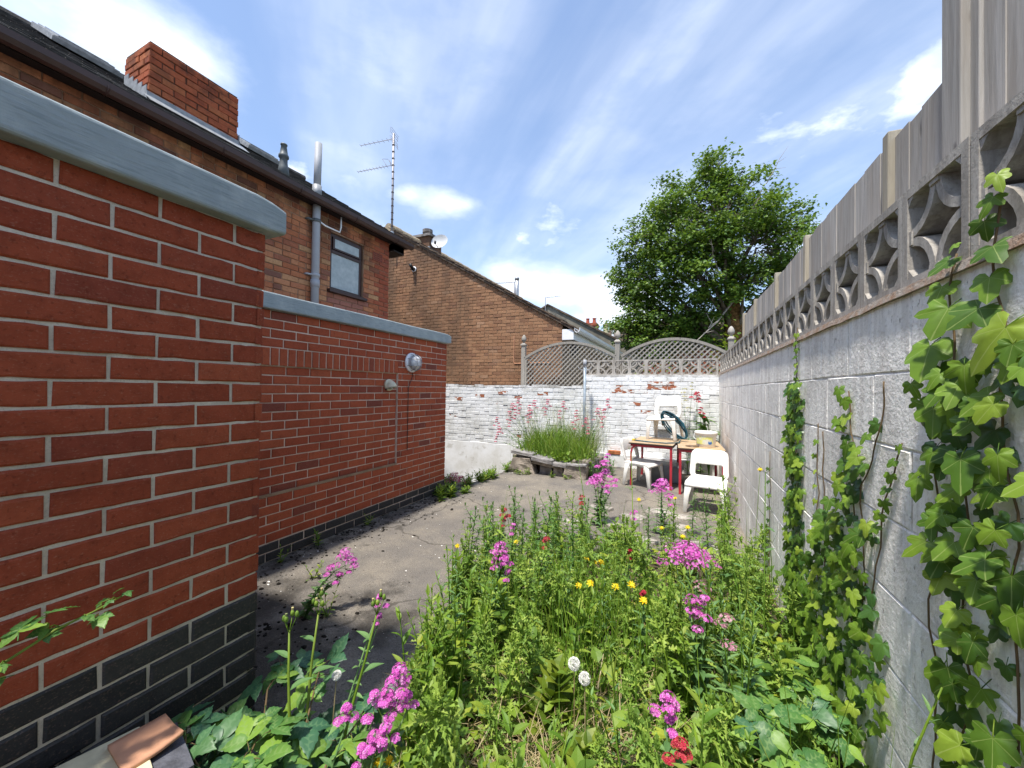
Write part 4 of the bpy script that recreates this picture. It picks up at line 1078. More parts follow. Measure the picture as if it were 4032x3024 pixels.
rock(-2.36, -1.98, 6.0, 6.25, .155, .205, 2, 'stone', 0, .12)
rock(-2.74, -2.34, 5.97, 6.35, .30, .355, 5, 'stone_grey', 0, .10)
rock(-2.66, -2.50, 6.02, 6.3, .25, .305, 15, 'stone_dark', 0, .1); rock(-2.46, -2.36, 6.04, 6.3, .21, .285, 17, 'stone', 0, .1)
rock(-2.36, -1.99, 5.94, 6.3, .215, .285, 6, 'stone_grey', .04, .12)
rock(-2.0, -1.74, 5.97, 6.25, .165, .225, 7, 'stone_grey', 0, .05)
rock(-1.77, -1.44, 5.95, 6.25, .203, .24, 8, 'stone_grey', .04, -.03)
rock(-1.70, -1.43, 6.06, 6.3, .243, .285, 9, 'stone', .1, -.04)
rock(-1.60, -1.40, 6.3, 6.8, -.02, .22, 10, 'stone_dark', .1); rock(-1.62, -1.4, 6.78, 7.2, -.02, .2, 11, 'stone')
rock(-2.85, -2.62, 6.3, 6.8, -.5, .25, 12, 'stone', .1); rock(-2.85, -2.62, 6.8, 7.28, -.6, .25, 13, 'stone_dark', .1)
MB().box(-2.66 + 2.1, -1.58 + 2.1, 6.2 - 6.05, 7.26 - 6.05, -.02, .2).build('soil', 'soil', t)
o = MB().box(-.107, .107, -.05, .05, -.032, .032).build('brick', 'clay_brick', None, False, (-1.24, 7.335, .262)); bev(o, .006); tag(o, 'single orange clay brick lying on the white wall ledge beside the planter', 'brick')

# ------------------------------------------------------------------ tables
def table(x, y, rz, w_, d_, label, corner):
    t = thing('school_table', label, 'table', (x, y, 0), rz, 'red framed school tables')
    a, b = w_ / 2, d_ / 2; H = .64
    bev(MB().box(-a, a, -b, b, H - .022, H - .001).build('table_edge', 'edge_dark', t), .003)
    bev(MB().box(-a + .003, a - .003, -b + .003, b - .003, H - .001, H + .003).build('table_top', 'table_top', t), .002)
    for sx in (-1, 1):
        for sy in (-1, 1):
            X, Y = sx * (a - .03), sy * (b - .035)
            if sy < 0 and sx * corner > 0:
                m = MB().tube([(X, Y, 0), (X, Y, H - .16), (X - sx * .012, Y, H - .09), (X - sx * .05, Y, H - .045), (X - sx * .1, Y, H - .036)], .014, 8)
            else: m = MB().box(X - .016, X + .016, Y - .016, Y + .016, 0, H - .022)
            m.build('leg', 'paint_red', t)
    fr = MB()
    for sy in (-1, 1): fr.box(-a + .046, a - .046, sy * (b - .035) - .012, sy * (b - .035) + .012, H - .055, H - .024)
    for sx in (-1, 1): fr.box(sx * (a - .03) - .012, sx * (a - .03) + .012, -b + .05, b - .05, H - .056, H - .025)
    fr.build('apron_rail', 'paint_red', t)
    return t
table(-.455, 6.42, R_(-5), .62, .92, 'red legged school table with worn wooden top, chair standing on it', -1)
table(.155, 6.28, R_(2), .585, 1.0, 'red legged school table carrying a white tub, tight against block wall', 0)

# ------------------------------------------------------------------ moulded school chairs
def rrect(w_, h_, r, n=4, cx=0, cz=0):
    pts = []
    for (sx, sz, a0) in ((1, 1, 0), (-1, 1, 90), (-1, -1, 180), (1, -1, 270)):
        for i in range(n + 1):
            a = R_(a0 + 90 * i / n); pts.append((cx + sx * (w_ / 2 - r) + r * math.cos(a), cz + sz * (h_ / 2 - r) + r * math.sin(a)))
    return pts
def chair(label, loc, rz, tilt=(0, 0)):
    t = thing('plastic_chair', label, 'chair', loc, rz, 'white moulded school chairs'); t.rotation_euler = (tilt[0], tilt[1], rz)
    W, SH, TH = .44, .36, .69
    # back: ring-shaped panel; local y points backwards, chair faces -y
    def bk(x, z, off): q = (z - SH) / (TH - SH); return (x * (1 - .06 * q), .17 + .085 * q + off - .05 * (1 - (x / (W / 2)) ** 2) * -.4, z)
    out = rrect(W, TH - SH + .02, .075, 5, 0, (TH + SH) / 2 - .01); inn = rrect(W - .13, .135, .02, 5, 0, SH + .085)
    n = len(out); m = MB(); vs = []
    mid = [((a[0] + b[0]) / 2, (a[1] + b[1]) / 2) for a, b in zip(out, inn)]
    for off in (0, .028):
        for ring in (out, mid, inn): vs += [bk(x, z, off) for x, z in ring]
    fs = []
    for i in range(n):
        j = (i + 1) % n
        for a, b in ((0, 1), (1, 2)): fs += [(a * n + i, b * n + i, b * n + j, a * n + j), ((a + 3) * n + j, (b + 3) * n + j, (b + 3) * n + i, (a + 3) * n + i)]
        fs += [(i, j, 3 * n + j, 3 * n + i), (2 * n + j, 2 * n + i, 5 * n + i, 5 * n + j)]
    o = m.add(vs, fs).build('backrest', 'chair_plastic', t, True); bev(o, .008, 2)
    # seat: dished slab with rolled front
    m = MB(); NX, NY = 10, 9; vs = []
    for top in (1, 0):
        for j in range(NY):
            for i in range(NX):
                u, v_ = i / (NX - 1) * 2 - 1, j / (NY - 1)
                z = SH - .018 * (1 - u * u) * math.sin(math.pi * min(1, v_ * 1.05)) - (.03 * (1 - v_ * 6) ** 2 if v_ < 1 / 6 else 0)
                vs.append((u * W / 2 * (1 - .05 * v_), -.2 + .40 * v_, z if top else z - .03))
    fs = []; q = NX * NY
    for j in range(NY - 1):
        for i in range(NX - 1):
            a = j * NX + i; fs += [(a, a + 1, a + NX + 1, a + NX), (q + a, q + a + NX, q + a + NX + 1, q + a + 1)]
    for i in range(NX - 1): fs += [(i, q + i, q + i + 1, i + 1), ((NY - 1) * NX + i, (NY - 1) * NX + i + 1, q + (NY - 1) * NX + i + 1, q + (NY - 1) * NX + i)]
    for j in range(NY - 1): fs += [(j * NX, (j + 1) * NX, q + (j + 1) * NX, q + j * NX), (j * NX + NX - 1, q + j * NX + NX - 1, q + (j + 1) * NX + NX - 1, (j + 1) * NX + NX - 1)]
    bev(m.add(vs, fs).build('seat', 'chair_plastic', t, True), .006, 1)
    for sx in (-1, 1):
        for sy in (-1, 1):             # L-section legs, wide at the top
            y0 = -.19 if sy < 0 else .185; yb = y0 + sy * .035; xo = sx * (W / 2 - .004); xb = sx * (W / 2 + .012)
            wt, wb = .085, .042; th = .014
            def lv(x, y, ww, z): return [(x, y, z), (x - sx * ww, y, z), (x - sx * ww, y - sy * th, z), (x - sx * th, y - sy * th, z), (x - sx * th, y - sy * ww, z), (x, y - sy * ww, z)]
            vs = lv(xo, y0, wt, SH - .022) + lv((xo + xb) / 2, (y0 + yb) / 2, (wt * .35 + wb * .65), SH * .55) + lv(xb, yb, wb, 0)
            fs = [(a * 6 + i, a * 6 + (i + 1) % 6, a * 6 + 6 + (i + 1) % 6, a * 6 + 6 + i) for a in (0, 1) for i in range(6)] + [tuple(range(12, 18)), tuple(range(5, -1, -1))]
            bev(MB().add(vs, fs).build('leg', 'chair_plastic', t, True), .005, 1)
    ap = MB()
    for sx in (-1, 1):
        n = 8; vs = []
        for i in range(n + 1):
            y = -.19 + .375 * i / n; z = SH - .03 - .06 * abs(2 * i / n - 1) ** 2.2 - .015
            for x in (sx * (W / 2 - .004), sx * (W / 2 - .016)): vs += [(x, y, SH - .012), (x, y, z)]
        ap.add(vs, [(i * 4, i * 4 + 4, i * 4 + 5, i * 4 + 1) for i in range(n)] + [(i * 4 + 2, i * 4 + 3, i * 4 + 7, i * 4 + 6) for i in range(n)] + [(i * 4 + 1, i * 4 + 5, i * 4 + 7, i * 4 + 3) for i in range(n)])
    n = 8; vs = []
    for i in range(n + 1):
        x = -W / 2 + .004 + (W - .008) * i / n; z = SH - .045 - .06 * abs(2 * i / n - 1) ** 2.2
        for y in (-.192, -.18): vs += [(x, y, SH - .03), (x, y, z)]
    ap.add(vs, [(i * 4, i * 4 + 1, i * 4 + 5, i * 4 + 4) for i in range(n)] + [(i * 4 + 2, i * 4 + 6, i * 4 + 7, i * 4 + 3) for i in range(n)] + [(i * 4 + 1, i * 4 + 3, i * 4 + 7, i * 4 + 5) for i in range(n)])
    ap.build('apron', 'chair_plastic', t, True)
    return t
chair('white plastic school chair standing on the ground in front of the tub table', (.215, 5.16, .0), R_(-8))
chair('white plastic school chair half pushed under the table seen side on', (-.60, 6.10, .0), R_(68))
chair('white plastic school chair perched on top of the table draped with a hose', (-.33, 6.68, .648), R_(-14), (0, R_(-3)))

# hose thrown over the upper chair
t = thing('garden_hose', 'coiled dark blue green garden hose hung over the chair on the table', 'hose', (-.13, 6.5, .66))
O = Vector(t.location); hm = MB()
random.seed(21)
for i in range(7):
    a = i * .012; pts = []
    top = Vector((-.36 + U(-.02, .02), 6.50 + U(-.03, .03), 1.045 + i * .008)); low = Vector((-.04 + U(-.02, .03), 6.47 + U(-.03, .03), .69 + U(0, .03)))
    for k_ in range(25):
        u = 2 * math.pi * k_ / 24
        c = (top + low) / 2; ax = (top - low) / 2; sd_ = Vector((.075 + U(-.01, .01), -.03, .085))
        p = c + ax * math.cos(u) + sd_ * math.sin(u) * (1 if i % 2 else .75)
        p.z = max(p.z, .662)
        pts.append(p - O)
    hm.tube(pts, .0095, 6, 0, False)
ln = [(-.10, 6.42, .665), (-.12, 6.2, .657), (-.3, 6.06, .656), (-.55, 6.1, .656), (-.70, 6.16, .656), (-.75, 6.2, .66)]
hm.tube([Vector(p) - O for p in ln], .0095, 6)
hm.build('hose_loops', 'hose', t, True)
MB().lathe([(.0, -.03), (.013, -.03), (.013, .03), (.0, .03)], 8, Matrix.Translation(Vector((-.75, 6.2, .66)) - O) @ Matrix.Rotation(R_(90), 4, 'Y')).build('hose_nozzle', 'flower_yellow', t, True)
# tub
t = thing('plastic_tub', 'white lidded plastic tub with printed label on the table', 'tub', (.235, 6.12, .643))
MB().lathe([(.0, 0), (.115, 0), (.12, .004), (.135, .17), (.137, .185)], 28).build('tub_body', 'bucket_plastic', t, True)
MB().lathe([(.137, .172), (.148, .172), (.148, .205), (.14, .212), (.0, .212)], 28).build('lid', 'bucket_plastic', t, True)
lb = MB(); vs = []
for i in range(11):
    a = R_(200 + 110 * i / 10)
    for z in (.04, .15): r = .1205 + .0155 * z / .17 + .0012; vs.append((r * math.cos(a), r * math.sin(a), z))
lb.add(vs, [(2 * i, 2 * i + 2, 2 * i + 3, 2 * i + 1) for i in range(10)]).build('label', 'label_print', t, True)
vs = [(.1275, 0, 0)]; 
bl = MB(); a0 = R_(292); Mq = Matrix.Rotation(a0, 4, 'Z') @ Matrix.Translation((.1275, 0, .065))
bl.add([(0, 0, 0)] + [(.001 - .0, .026 * math.cos(math.tau * i / 14), .026 * math.sin(math.tau * i / 14)) for i in range(14)], [(0, 1 + i, 1 + (i + 1) % 14) for i in range(14)], Mq).build('label_badge', 'label_blue', t)
MB().tube([(-.148, 0, .18), (-.155, -.02, .12), (-.13, -.09, .10)], .004, 5).build('handle', 'plastic_white', t)
t = tag(MB().lathe([(.0, 0), (.085, 0), (.09, .004), (.06, .012), (.0, .014)], 18).build('wet_patch', 'wet_brown', None, True, (.06, 6.0, .6432)), 'brown wet leaf mush on the table beside the white tub', 'debris')
t = thing('storage_box', 'grey plastic storage box on the ground under the tables', 'box', (-.30, 6.55, 0))
bev(MB().add([(-.2, -.15, 0), (.2, -.15, 0), (.2, .15, 0), (-.2, .15, 0), (-.24, -.19, .26), (.24, -.19, .26), (.24, .19, .26), (-.24, .19, .26)], [(0, 3, 2, 1), (0, 1, 5, 4), (1, 2, 6, 5), (2, 3, 7, 6), (3, 0, 4, 7), (4, 5, 6, 7)]).build('box_body', 'grey_bin', t), .02)
bev(MB().box(-.255, .255, -.205, .205, .24, .275).build('box_rim', 'grey_bin', t), .01)
t = thing('small_bottle', 'small brown bottle standing on a ledge of the white wall', 'bottle', (-.40, WY - .02, .799))
MB().lathe([(.0, 0), (.026, 0), (.027, .004), (.027, .08), (.022, .1), (.011, .115), (.011, .135), (.0, .135)], 14).build('glass', 'bottle_brown', t, True)
MB().lathe([(.0, .13), (.014, .13), (.014, .158), (.0, .158)], 12).build('cap', 'black_plastic', t, True)

# ------------------------------------------------------------------ stack of slates and tiles by the near wall
random.seed(8)
t = thing('slate_stack', 'stack of dark roof slates beside the black brick plinth', 'slates', (-1.285, .48, 0))
z = 0; k_ = 0
while z < .41:
    h = U(.012, .02)
    o = MB().box(-.10, .10, -.19, .125, 0, h - .0015).build('slate', 'slate_stack', t, False, (U(-.012, .012), U(-.012, .012) , z)); o.rotation_euler = (0, 0, R_(-10 + U(-5, 5))); z += h; k_ += 1
ST = z
o = MB().box(-.095, .095, -.2, .12, 0, .012).build('cream_slab', 'board_cream', None, False, (-1.355, .435, ST)); o.rotation_euler = (0, 0, R_(-14)); bev(o, .003)
tag(o, 'cream coloured thin slab lying on the slate stack under an orange tile', 'slab')
m = MB(); NXX = 9; vs = []
for top in (1, 0):
    for j in range(NXX):
        for i in range(NXX):
            u, v_ = i / (NXX - 1) - .5, j / (NXX - 1) - .5
            cup = .012 * max(0, (u + v_ - .55)) / .45
            vs.append((u * .13, v_ * .12, cup + (.011 if top else 0) + .0008 * mnoise.noise(Vector((u * 6, v_ * 6, 0)))))
q = NXX * NXX; fs = []
for j in range(NXX - 1):
    for i in range(NXX - 1): a = j * NXX + i; fs += [(a, a + 1, a + NXX + 1, a + NXX), (q + a, q + a + NXX, q + a + NXX + 1, q + a + 1)]
    fs += [(j, q + j, q + j + 1, j + 1), ((NXX - 1) * NXX + j, (NXX - 1) * NXX + j + 1, q + (NXX - 1) * NXX + j + 1, q + (NXX - 1) * NXX + j), (j * NXX, (j + 1) * NXX, q + (j + 1) * NXX, q + j * NXX), (j * NXX + NXX - 1, q + j * NXX + NXX - 1, q + (j + 1) * NXX + NXX - 1, (j + 1) * NXX + NXX - 1)]
o = m.add(vs, fs).build('clay_tile', 'terracotta', None, True, (-1.33, .553, ST + .0125)); o.rotation_euler = (0, 0, R_(-7))
tag(o, 'square orange clay tile lying on top of the slate stack', 'tile')
rb = MB()
for i in range(60):
    y = U(-.2, .46); s = U(.012, .035); lump(rb, (AX + U(.0, .045), y, U(.34, .40) - (0.46 - y) * .02), (s, s * 1.3, s * .8), i, ICO1, .35)
for i in range(16):
    y = -.2 + i * .045; lump(rb, (AX + .02, y, .19), (.05, .06, .20), i + 100, ICO2, .15)
stuff(tag(rb.build('mortar_heap', 'rubble_black', None), 'crumbling black mortar lump clinging to the foot of the near brick wall', 'rubble'))
# ------------------------------------------------------------------ houses further off
def far_house(name, label, gx0, gx1, y0, y1, rz_, ez, mt, roofmt, ridge_x=None):
    t = thing(name, label, 'house', ((gx0 + gx1) / 2, (y0 + y1) / 2, -.5)); L = Vector(t.location); ML = Matrix.Translation(-L)
    r = ridge_x if ridge_x is not None else (gx0 + gx1) / 2
    v = [(gx0, y0, -.5), (gx1, y0, -.5), (gx1, y0, ez), (r, y0, rz_), (gx0, y0, ez)]; v += [(x, y1, z) for x, _, z in v]
    MB().add(v, [(0, 1, 2, 3, 4), (9, 8, 7, 6, 5), (1, 6, 7, 2), (0, 4, 9, 5)], ML).build('wall', mt, t)
    o = .25; s = (rz_ - ez) / (gx1 - r)
    rv = [(gx1 + o, y0 - .08, ez - o * s + .06), (r, y0 - .08, rz_ + .06), (gx0 - o, y0 - .08, ez - o * s + .06)]
    rv += [(x, y1, z) for x, _, z in rv]; rv += [(x, y, z - .09) for x, y, z in rv]
    rf = MB().add(rv, [(0, 3, 4, 1), (1, 4, 5, 2), (6, 7, 10, 9), (7, 8, 11, 10), (0, 1, 7, 6), (1, 2, 8, 7), (0, 6, 9, 3), (2, 5, 11, 8)], ML).build('roof', roofmt, t)
    return t, ML, rf
t, ML, rf = far_house('rendered_house', 'grey rendered gable house with brown tiles beyond the brown brick house', -10.9, -2.8, 19.5, 27, 5.93, 3.70, 'far_render', 'tile_far', -6.87)
MB().lathe([(.16, 0), (.13, .05), (.12, .5), (.14, .52), (.14, .56)], 10, ML @ Matrix.Translation((-4.0, 20.6, 4.35))).build('chimney_pot', 'board_cream', t)
# brick house with the two red pots
t = thing('terraced_house', 'red brick house with slate roof and twin red chimney pots far behind', 'house', (-8, 34, -.5)); ML = Matrix.Translation(-Vector(t.location))
MB().box(-13, -3.5, 31, 37, -.5, 4.4, ML).build('wall', 'far_brick', t)
MB().add([(-13.2, 30.8, 4.4), (-3.3, 30.8, 4.4), (-3.3, 34, 6.3), (-13.2, 34, 6.3), (-3.3, 37.2, 4.4), (-13.2, 37.2, 4.4)], [(0, 1, 2, 3), (3, 2, 4, 5), (1, 4, 2), (0, 3, 5)], ML).build('roof', 'slate', t)
c = MB().box(-8.0, -6.93, 31.7, 32.6, 4.5, 6.98, ML).box(-8.07, -6.86, 31.63, 32.67, 6.72, 6.85, ML).build('chimney', 'far_brick', t)
for x in (-7.75, -7.2): MB().lathe([(.17, 0), (.15, .1), (.13, .36), (.16, .38), (.16, .44)], 10, ML @ Matrix.Translation((x, 32.1, 6.98))).build('chimney_pot', 'pot_red', c)
# tiled house behind the tree
t = thing('tiled_house', 'red brick house with brown tiled roof and white window under the big tree', 'house', (0, 31, -.5)); ML = Matrix.Translation(-Vector(t.location))
MB().box(-5.5, 7, 28, 34, -.5, 4.62, ML).build('wall', 'far_brick', t)
rf = MB().add([(-5.8, 27.7, 4.56), (7.3, 27.7, 4.56), (7.3, 31, 6.7), (-5.5, 31, 6.7), (7.3, 34.3, 4.56), (-5.5, 34.3, 4.56), (-5.8, 27.7, 4.46), (7.3, 27.7, 4.46)], [(0, 1, 2, 3), (3, 2, 4, 5), (0, 6, 7, 1)], ML).build('roof', 'tile_far', t)
random.seed(4); tm = MB(); a = math.atan(2.14 / 3.3)
for r in range(13):
    for c_ in range(42):
        d = r * .3; x = -5.6 + c_ * .3 + (.15 if r % 2 else 0)
        M = ML @ Matrix.Translation((x + .15, 27.75 + (d + .1) * math.cos(a), 4.60 + (d + .1) * math.sin(a))) @ Matrix.Rotation(a - .07, 4, 'X') @ Matrix.Rotation(U(-.03, .03), 4, 'Y')
        tm.box(-.14, .14, -.15, .16, -.01, .03 + U(0, .015), M)
stuff(tm.build('roof_tile', 'tile_far', rf))
MB().box(-5.8, 7.3, 27.6, 27.72, 4.40, 4.50, ML).build('gutter', 'black_plastic', t)
w_ = MB().box(-4.75, -3.55, 27.92, 28.05, 3.3, 4.35, ML).build('window', 'plastic_white', t)
for i in range(3): MB().box(-4.66 + i * .37, -4.36 + i * .37, 27.90, 27.925, 3.4, 4.25, ML).build('pane', 'glass_dark', w_)
MB().tube([ML @ Vector((-5.0, 28.4, 4.9)), ML @ Vector((-5.0, 28.4, 5.75))], .09, 8).tube([ML @ Vector((-5.05, 27.9, 4.7)), ML @ Vector((-5.0, 28.4, 4.95))], .08, 8).build('vent_pipe', 'plastic_white', t)
# flue and small aerials over the brown roof
t = thing('flue_pipe', 'shiny steel flue pipe standing behind the brown tiled roof', 'flue', (-6.26, 14.0, 4.9))
MB().tube([(0, 0, -.3), (0, 0, .95)], .085, 12).build('pipe', 'metal_flue', t, True); MB().lathe([(.09, .86), (.095, .86), (.095, .95), (.07, .96)], 12).build('cap', 'metal_grey', t, True)
def small_aerial(loc, h, d, ln, label, n=8):
    t = thing('tv_aerial', label, 'aerial', loc); MB().tube([(0, 0, -.6), (0, 0, h)], .018, 6).build('mast', 'metal_aerial', t)
    yagi(t, (0, 0, h - .03), d, ln, n, .26, False, r=.009).build('antenna', 'metal_aerial', t)
    return t
small_aerial((-6.45, 14.2, 5.25), .52, (-1, -.2, .0), .75, 'thin yagi aerial beside the steel flue pipe', 10)
small_aerial((-6.95, 19.3, 5.95), .36, (1, -.3, -.05), .95, 'small aerial with short mast just left of grey rendered gable', 4)
small_aerial((-6.95, 31.9, 7.0), 1.05, (1, -.3, -.28), 1.2, 'tall thin aerial fixed beside the twin red chimney pots', 3)
# ================================================================== PLANTS
def frame(pos, az, el, roll=0):
    return Matrix.Translation(pos) @ Matrix.Rotation(az, 4, 'Z') @ Matrix.Rotation(-el, 4, 'Y') @ Matrix.Rotation(roll, 4, 'X')
def axes(pos, tip, nrm, s=1):
    n = Vector(nrm).normalized(); t = Vector(tip); t = (t - n * t.dot(n)).normalized(); y = n.cross(t)
    M = Matrix(((t.x, y.x, n.x, pos[0]), (t.y, y.y, n.y, pos[1]), (t.z, y.z, n.z, pos[2]), (0, 0, 0, 1)))
    return M @ Matrix.Scale(s, 4)
def lance(m, M, L, W, n=4, droop=.25, fold=.3, mi=0, pw=.8):
    vs = [(0, 0, 0)]; fs = []; vein = [1]
    for i in range(1, n):
        t = i / n; w_ = W * math.sin(math.pi * t ** pw); z = -droop * L * t * t
        vs += [(L * t, -w_, z + fold * w_), (L * t, 0, z), (L * t, w_, z + fold * w_)]; vein += [0, 1, 0]
    vs.append((L, 0, -droop * L)); vein.append(.6); e = len(vs) - 1
    fs += [(0, 1, 2), (0, 2, 3)]
    for i in range(n - 2):
        a = 1 + i * 3; fs += [(a, a + 3, a + 4, a + 1), (a + 1, a + 4, a + 5, a + 2)]
    a = 1 + (n - 2) * 3; fs += [(a, e, a + 1), (a + 1, e, a + 2)]
    m.add(vs, fs, M, mi, vein)
def spiny(m, M, L, W, rs, nl=5, droop=.3):
    """thistle leaf: deep pointed lobes, wavy"""
    n = nl * 2 + 1; vs = []; fs = []
    for i in range(n + 1):
        t = i / n; env = math.sin(math.pi * min(1, (t * .93 + .07)) ** .75)
        lobe = i % 2 == 1
        w_ = W * env * (1.0 if lobe else .22); dx = L * .055 if lobe else 0
        z = -droop * L * t * t; k = rs.uniform(.1, .9) * w_ if lobe else 0
        vs += [(L * t + dx, -w_, z + k), (L * t, 0, z), (L * t + dx, w_, z + rs.uniform(.1, .9) * w_ * (1 if lobe else 0))]
    for i in range(n):
        a = i * 3; fs += [(a, a + 3, a + 4, a + 1), (a + 1, a + 4, a + 5, a + 2)]
    m.add(vs, fs, M)
GOLD = 2.39996
def make_thistle(seed, H, side=4, lscale=1.0):
    rs = random.Random(seed); st = MB(); lf = MB()
    def shoot(base, d, ln, r, nleaf, l0, l1, first=0.06):
        pts = [Vector(base)]; dd = Vector(d).normalized(); seg = 5
        for i in range(seg):
            dd = (dd + Vector((rs.uniform(-.09, .09), rs.uniform(-.09, .09), .10))).normalized(); pts.append(pts[-1] + dd * ln / seg)
        st.tube(pts, [r * (1 - .6 * i / seg) for i in range(seg + 1)], 5)
        a0 = rs.uniform(0, 6)
        for i in range(nleaf):
            t = first + (1 - first) * i / nleaf; f = t * seg; k = min(int(f), seg - 1); p = pts[k].lerp(pts[k + 1], f - k)
            L = (l0 + (l1 - l0) * t) * rs.uniform(.8, 1.2) * lscale; el = R_(-4 + 52 * t ** 1.5 + rs.uniform(-14, 14))
            spiny(lf, frame(p, a0 + i * GOLD, el, rs.uniform(-.5, .5)), L, L * rs.uniform(.13, .19), rs, 6 if L > .07 else 4, rs.uniform(.15, .5))
        for i in range(4):                 # leafy tuft at the tip
            spiny(lf, frame(pts[-1], a0 + i * 1.6, R_(66 + rs.uniform(-12, 14))), l1 * lscale * 1.1, l1 * .24, rs, 3, -.1)
        return pts
    main = shoot((0, 0, -.03), (rs.uniform(-.12, .12), rs.uniform(-.12, .12), 1), H, .0055 + .004 * H, int(20 + 26 * H), .17, .045)
    for i in range(side):
        t = rs.uniform(.35, .85); f = t * 5; k = min(int(f), 4); p = main[k].lerp(main[k + 1], f - k); a = rs.uniform(0, 6.3)
        shoot(p, (math.cos(a) * .8, math.sin(a) * .8, 1), H * rs.uniform(.18, .36), .0035, 9, .085, .035, .1)
    return st, lf
THS = []
for i in range(9):
    st, lf = make_thistle(100 + i, [.62, .5, .7, .42, .55, .36, .30, .66, .46][i], [5, 4, 4, 4, 6, 3, 3, 3, 5][i])
    dk = i in (2, 7)
    THS.append((st.mesh('stem', 'leaf_thistle_dark' if dk else 'leaf_thistle', True), lf.mesh('foliage', 'leaf_thistle_dark' if dk else 'leaf_thistle')))
def put_thistle(x, y, var, s, label, group):
    t = thing('thistle', label, 'thistle', (x, y, ground_z(x, y)), U(0, 6.28), group); t.scale = (s, s, s * U(.92, 1.08))
    link('stem', THS[var][0], t); link('foliage', THS[var][1], t)
random.seed(31)
spots = []
def bed_left(y): return -1.0 - .42 * sst((y - 1.2) / 1.3) - .06 * math.sin(y * 5)
def try_spot(x, y, d):
    if all((x - a) ** 2 + (y - b) ** 2 > d * d for a, b in spots): spots.append((x, y)); return True
    return False
tries = 0
while len(spots) < 118 and tries < 9000:
    tries += 1
    y = .72 + 2.9 * random.random() ** 1.15; x = U(bed_left(y), .5)
    if y < 1.0 and x < -.6: continue
    if y > 2.35 and -.9 < x < .25 and random.random() < .85: continue
    if y > 2.9 and random.random() < .4: continue
    if y < 1.75 and -.6 < x < -.12 and random.random() < .75: continue
    if x > .15 and y < 1.9 and random.random() < .5: continue
    if try_spot(x, y, .105 if y < 2.6 else .16):
        tall = y > 2.2 and x < -.6
        var = random.choice([0, 2, 4, 7]) if tall else random.choice([1, 3, 5, 6, 8, 5, 3]) if y < 1.9 else random.choice([0, 1, 3, 4, 8, 3])
        lab = 'tall dark green thistle at the edge of the weed patch on concrete' if tall else 'bushy spiny green thistle growing in the dense weed patch'
        put_thistle(x, y, var, U(.55, .85) if tall else U(.62, 1.15), lab, 'tall thistles at the weed patch edge' if tall else 'thistles in the weed patch')
for x, y, v, s in ((-1.46, 2.45, 2, 1.0), (-1.40, 2.75, 7, .95), (-1.15, 3.0, 2, .92), (-.98, 3.1, 0, .95), (-1.3, 2.2, 0, 1), (-1.18, 1.9, 4, .95), (-.8, 3.2, 2, .85), (.18, 3.85, 2, .95), (.05, 4.2, 7, .8), (.30, 3.6, 0, 1.0), (.36, 4.3, 4, .95), (-.3, 3.5, 7, .8), (.4, 3.0, 0, .9), (.3, 2.7, 4, .9)):
    put_thistle(x, y, v, s * .80, 'tall thistle spike standing clear above the far edge of the weeds' if y < 3.5 else 'tall thistle growing in front of the white plastic chair', 'thistle spikes at the far edge')
# looser, paler species mixed in: leggy groundsel and willowherb
def make_leggy(seed, H, n, L, lw):
    rs = random.Random(seed); st = MB(); lf = MB()
    for s_ in range(rs.randint(2, 4)):
        a = rs.uniform(0, 6.3); ln = rs.uniform(.05, .28) * H; h = H * rs.uniform(.65, 1.05)
        pts = [Vector((0, 0, -.02)), Vector((math.cos(a) * ln * .25, math.sin(a) * ln * .25, h * .4)), Vector((math.cos(a) * ln * .6, math.sin(a) * ln * .6, h * .75)), Vector((math.cos(a) * ln, math.sin(a) * ln, h))]
        st.tube(pts, [.0035, .003, .0024, .0015], 5)
        for i in range(n):
            u = .08 + .92 * i / n; f = u * 3; k = min(int(f), 2); p = pts[k].lerp(pts[k + 1], f - k); l = L * (1.15 - .7 * u) * rs.uniform(.7, 1.25)
            lance(lf, frame(p, i * GOLD + s_, R_(15 + 50 * u + rs.uniform(-15, 15))), l, l * lw, 5, rs.uniform(.1, .5), .3)
    return st, lf
LEG = []
for i in range(7):
    st, lf = make_leggy(300 + i, [.55, .45, .62, .36, .5, .7, .3][i], [16, 14, 20, 12, 18, 15, 12][i], [.075, .10, .06, .12, .08, .055, .13][i], [.16, .22, .12, .3, .14, .12, .34][i])
    mt = ['leaf_grass', 'leaf_ground', 'leaf_valerian', 'leaf_ground', 'leaf_grass', 'leaf_valerian', 'leaf_shrub'][i]
    LEG.append((st.mesh('stem', 'leaf_grass', True), lf.mesh('foliage', mt)))
random.seed(33); LN = ['leggy pale green groundsel mixed in among the thistles', 'broad leaved seedling clump filling a gap in the weeds', 'slender willowherb stem standing among the thistles']
for i in range(85):
    y = .75 + 2.9 * random.random(); x = U(bed_left(y), .48); v = random.randrange(7); kk = 1 if v in (1, 3, 6) else 2 if v in (2, 5) else 0
    t = thing(['groundsel', 'seedling_clump', 'willowherb'][kk], LN[kk], 'weed', (x, y, ground_z(x, y)), U(0, 6.28), ['groundsel plants', 'seedling clumps', 'willowherb stems'][kk]); q = U(.75, 1.2) * (.65 if y > 2.2 else 1); t.scale = (q, q, q)
    link('stem', LEG[v][0], t); link('foliage', LEG[v][1], t)
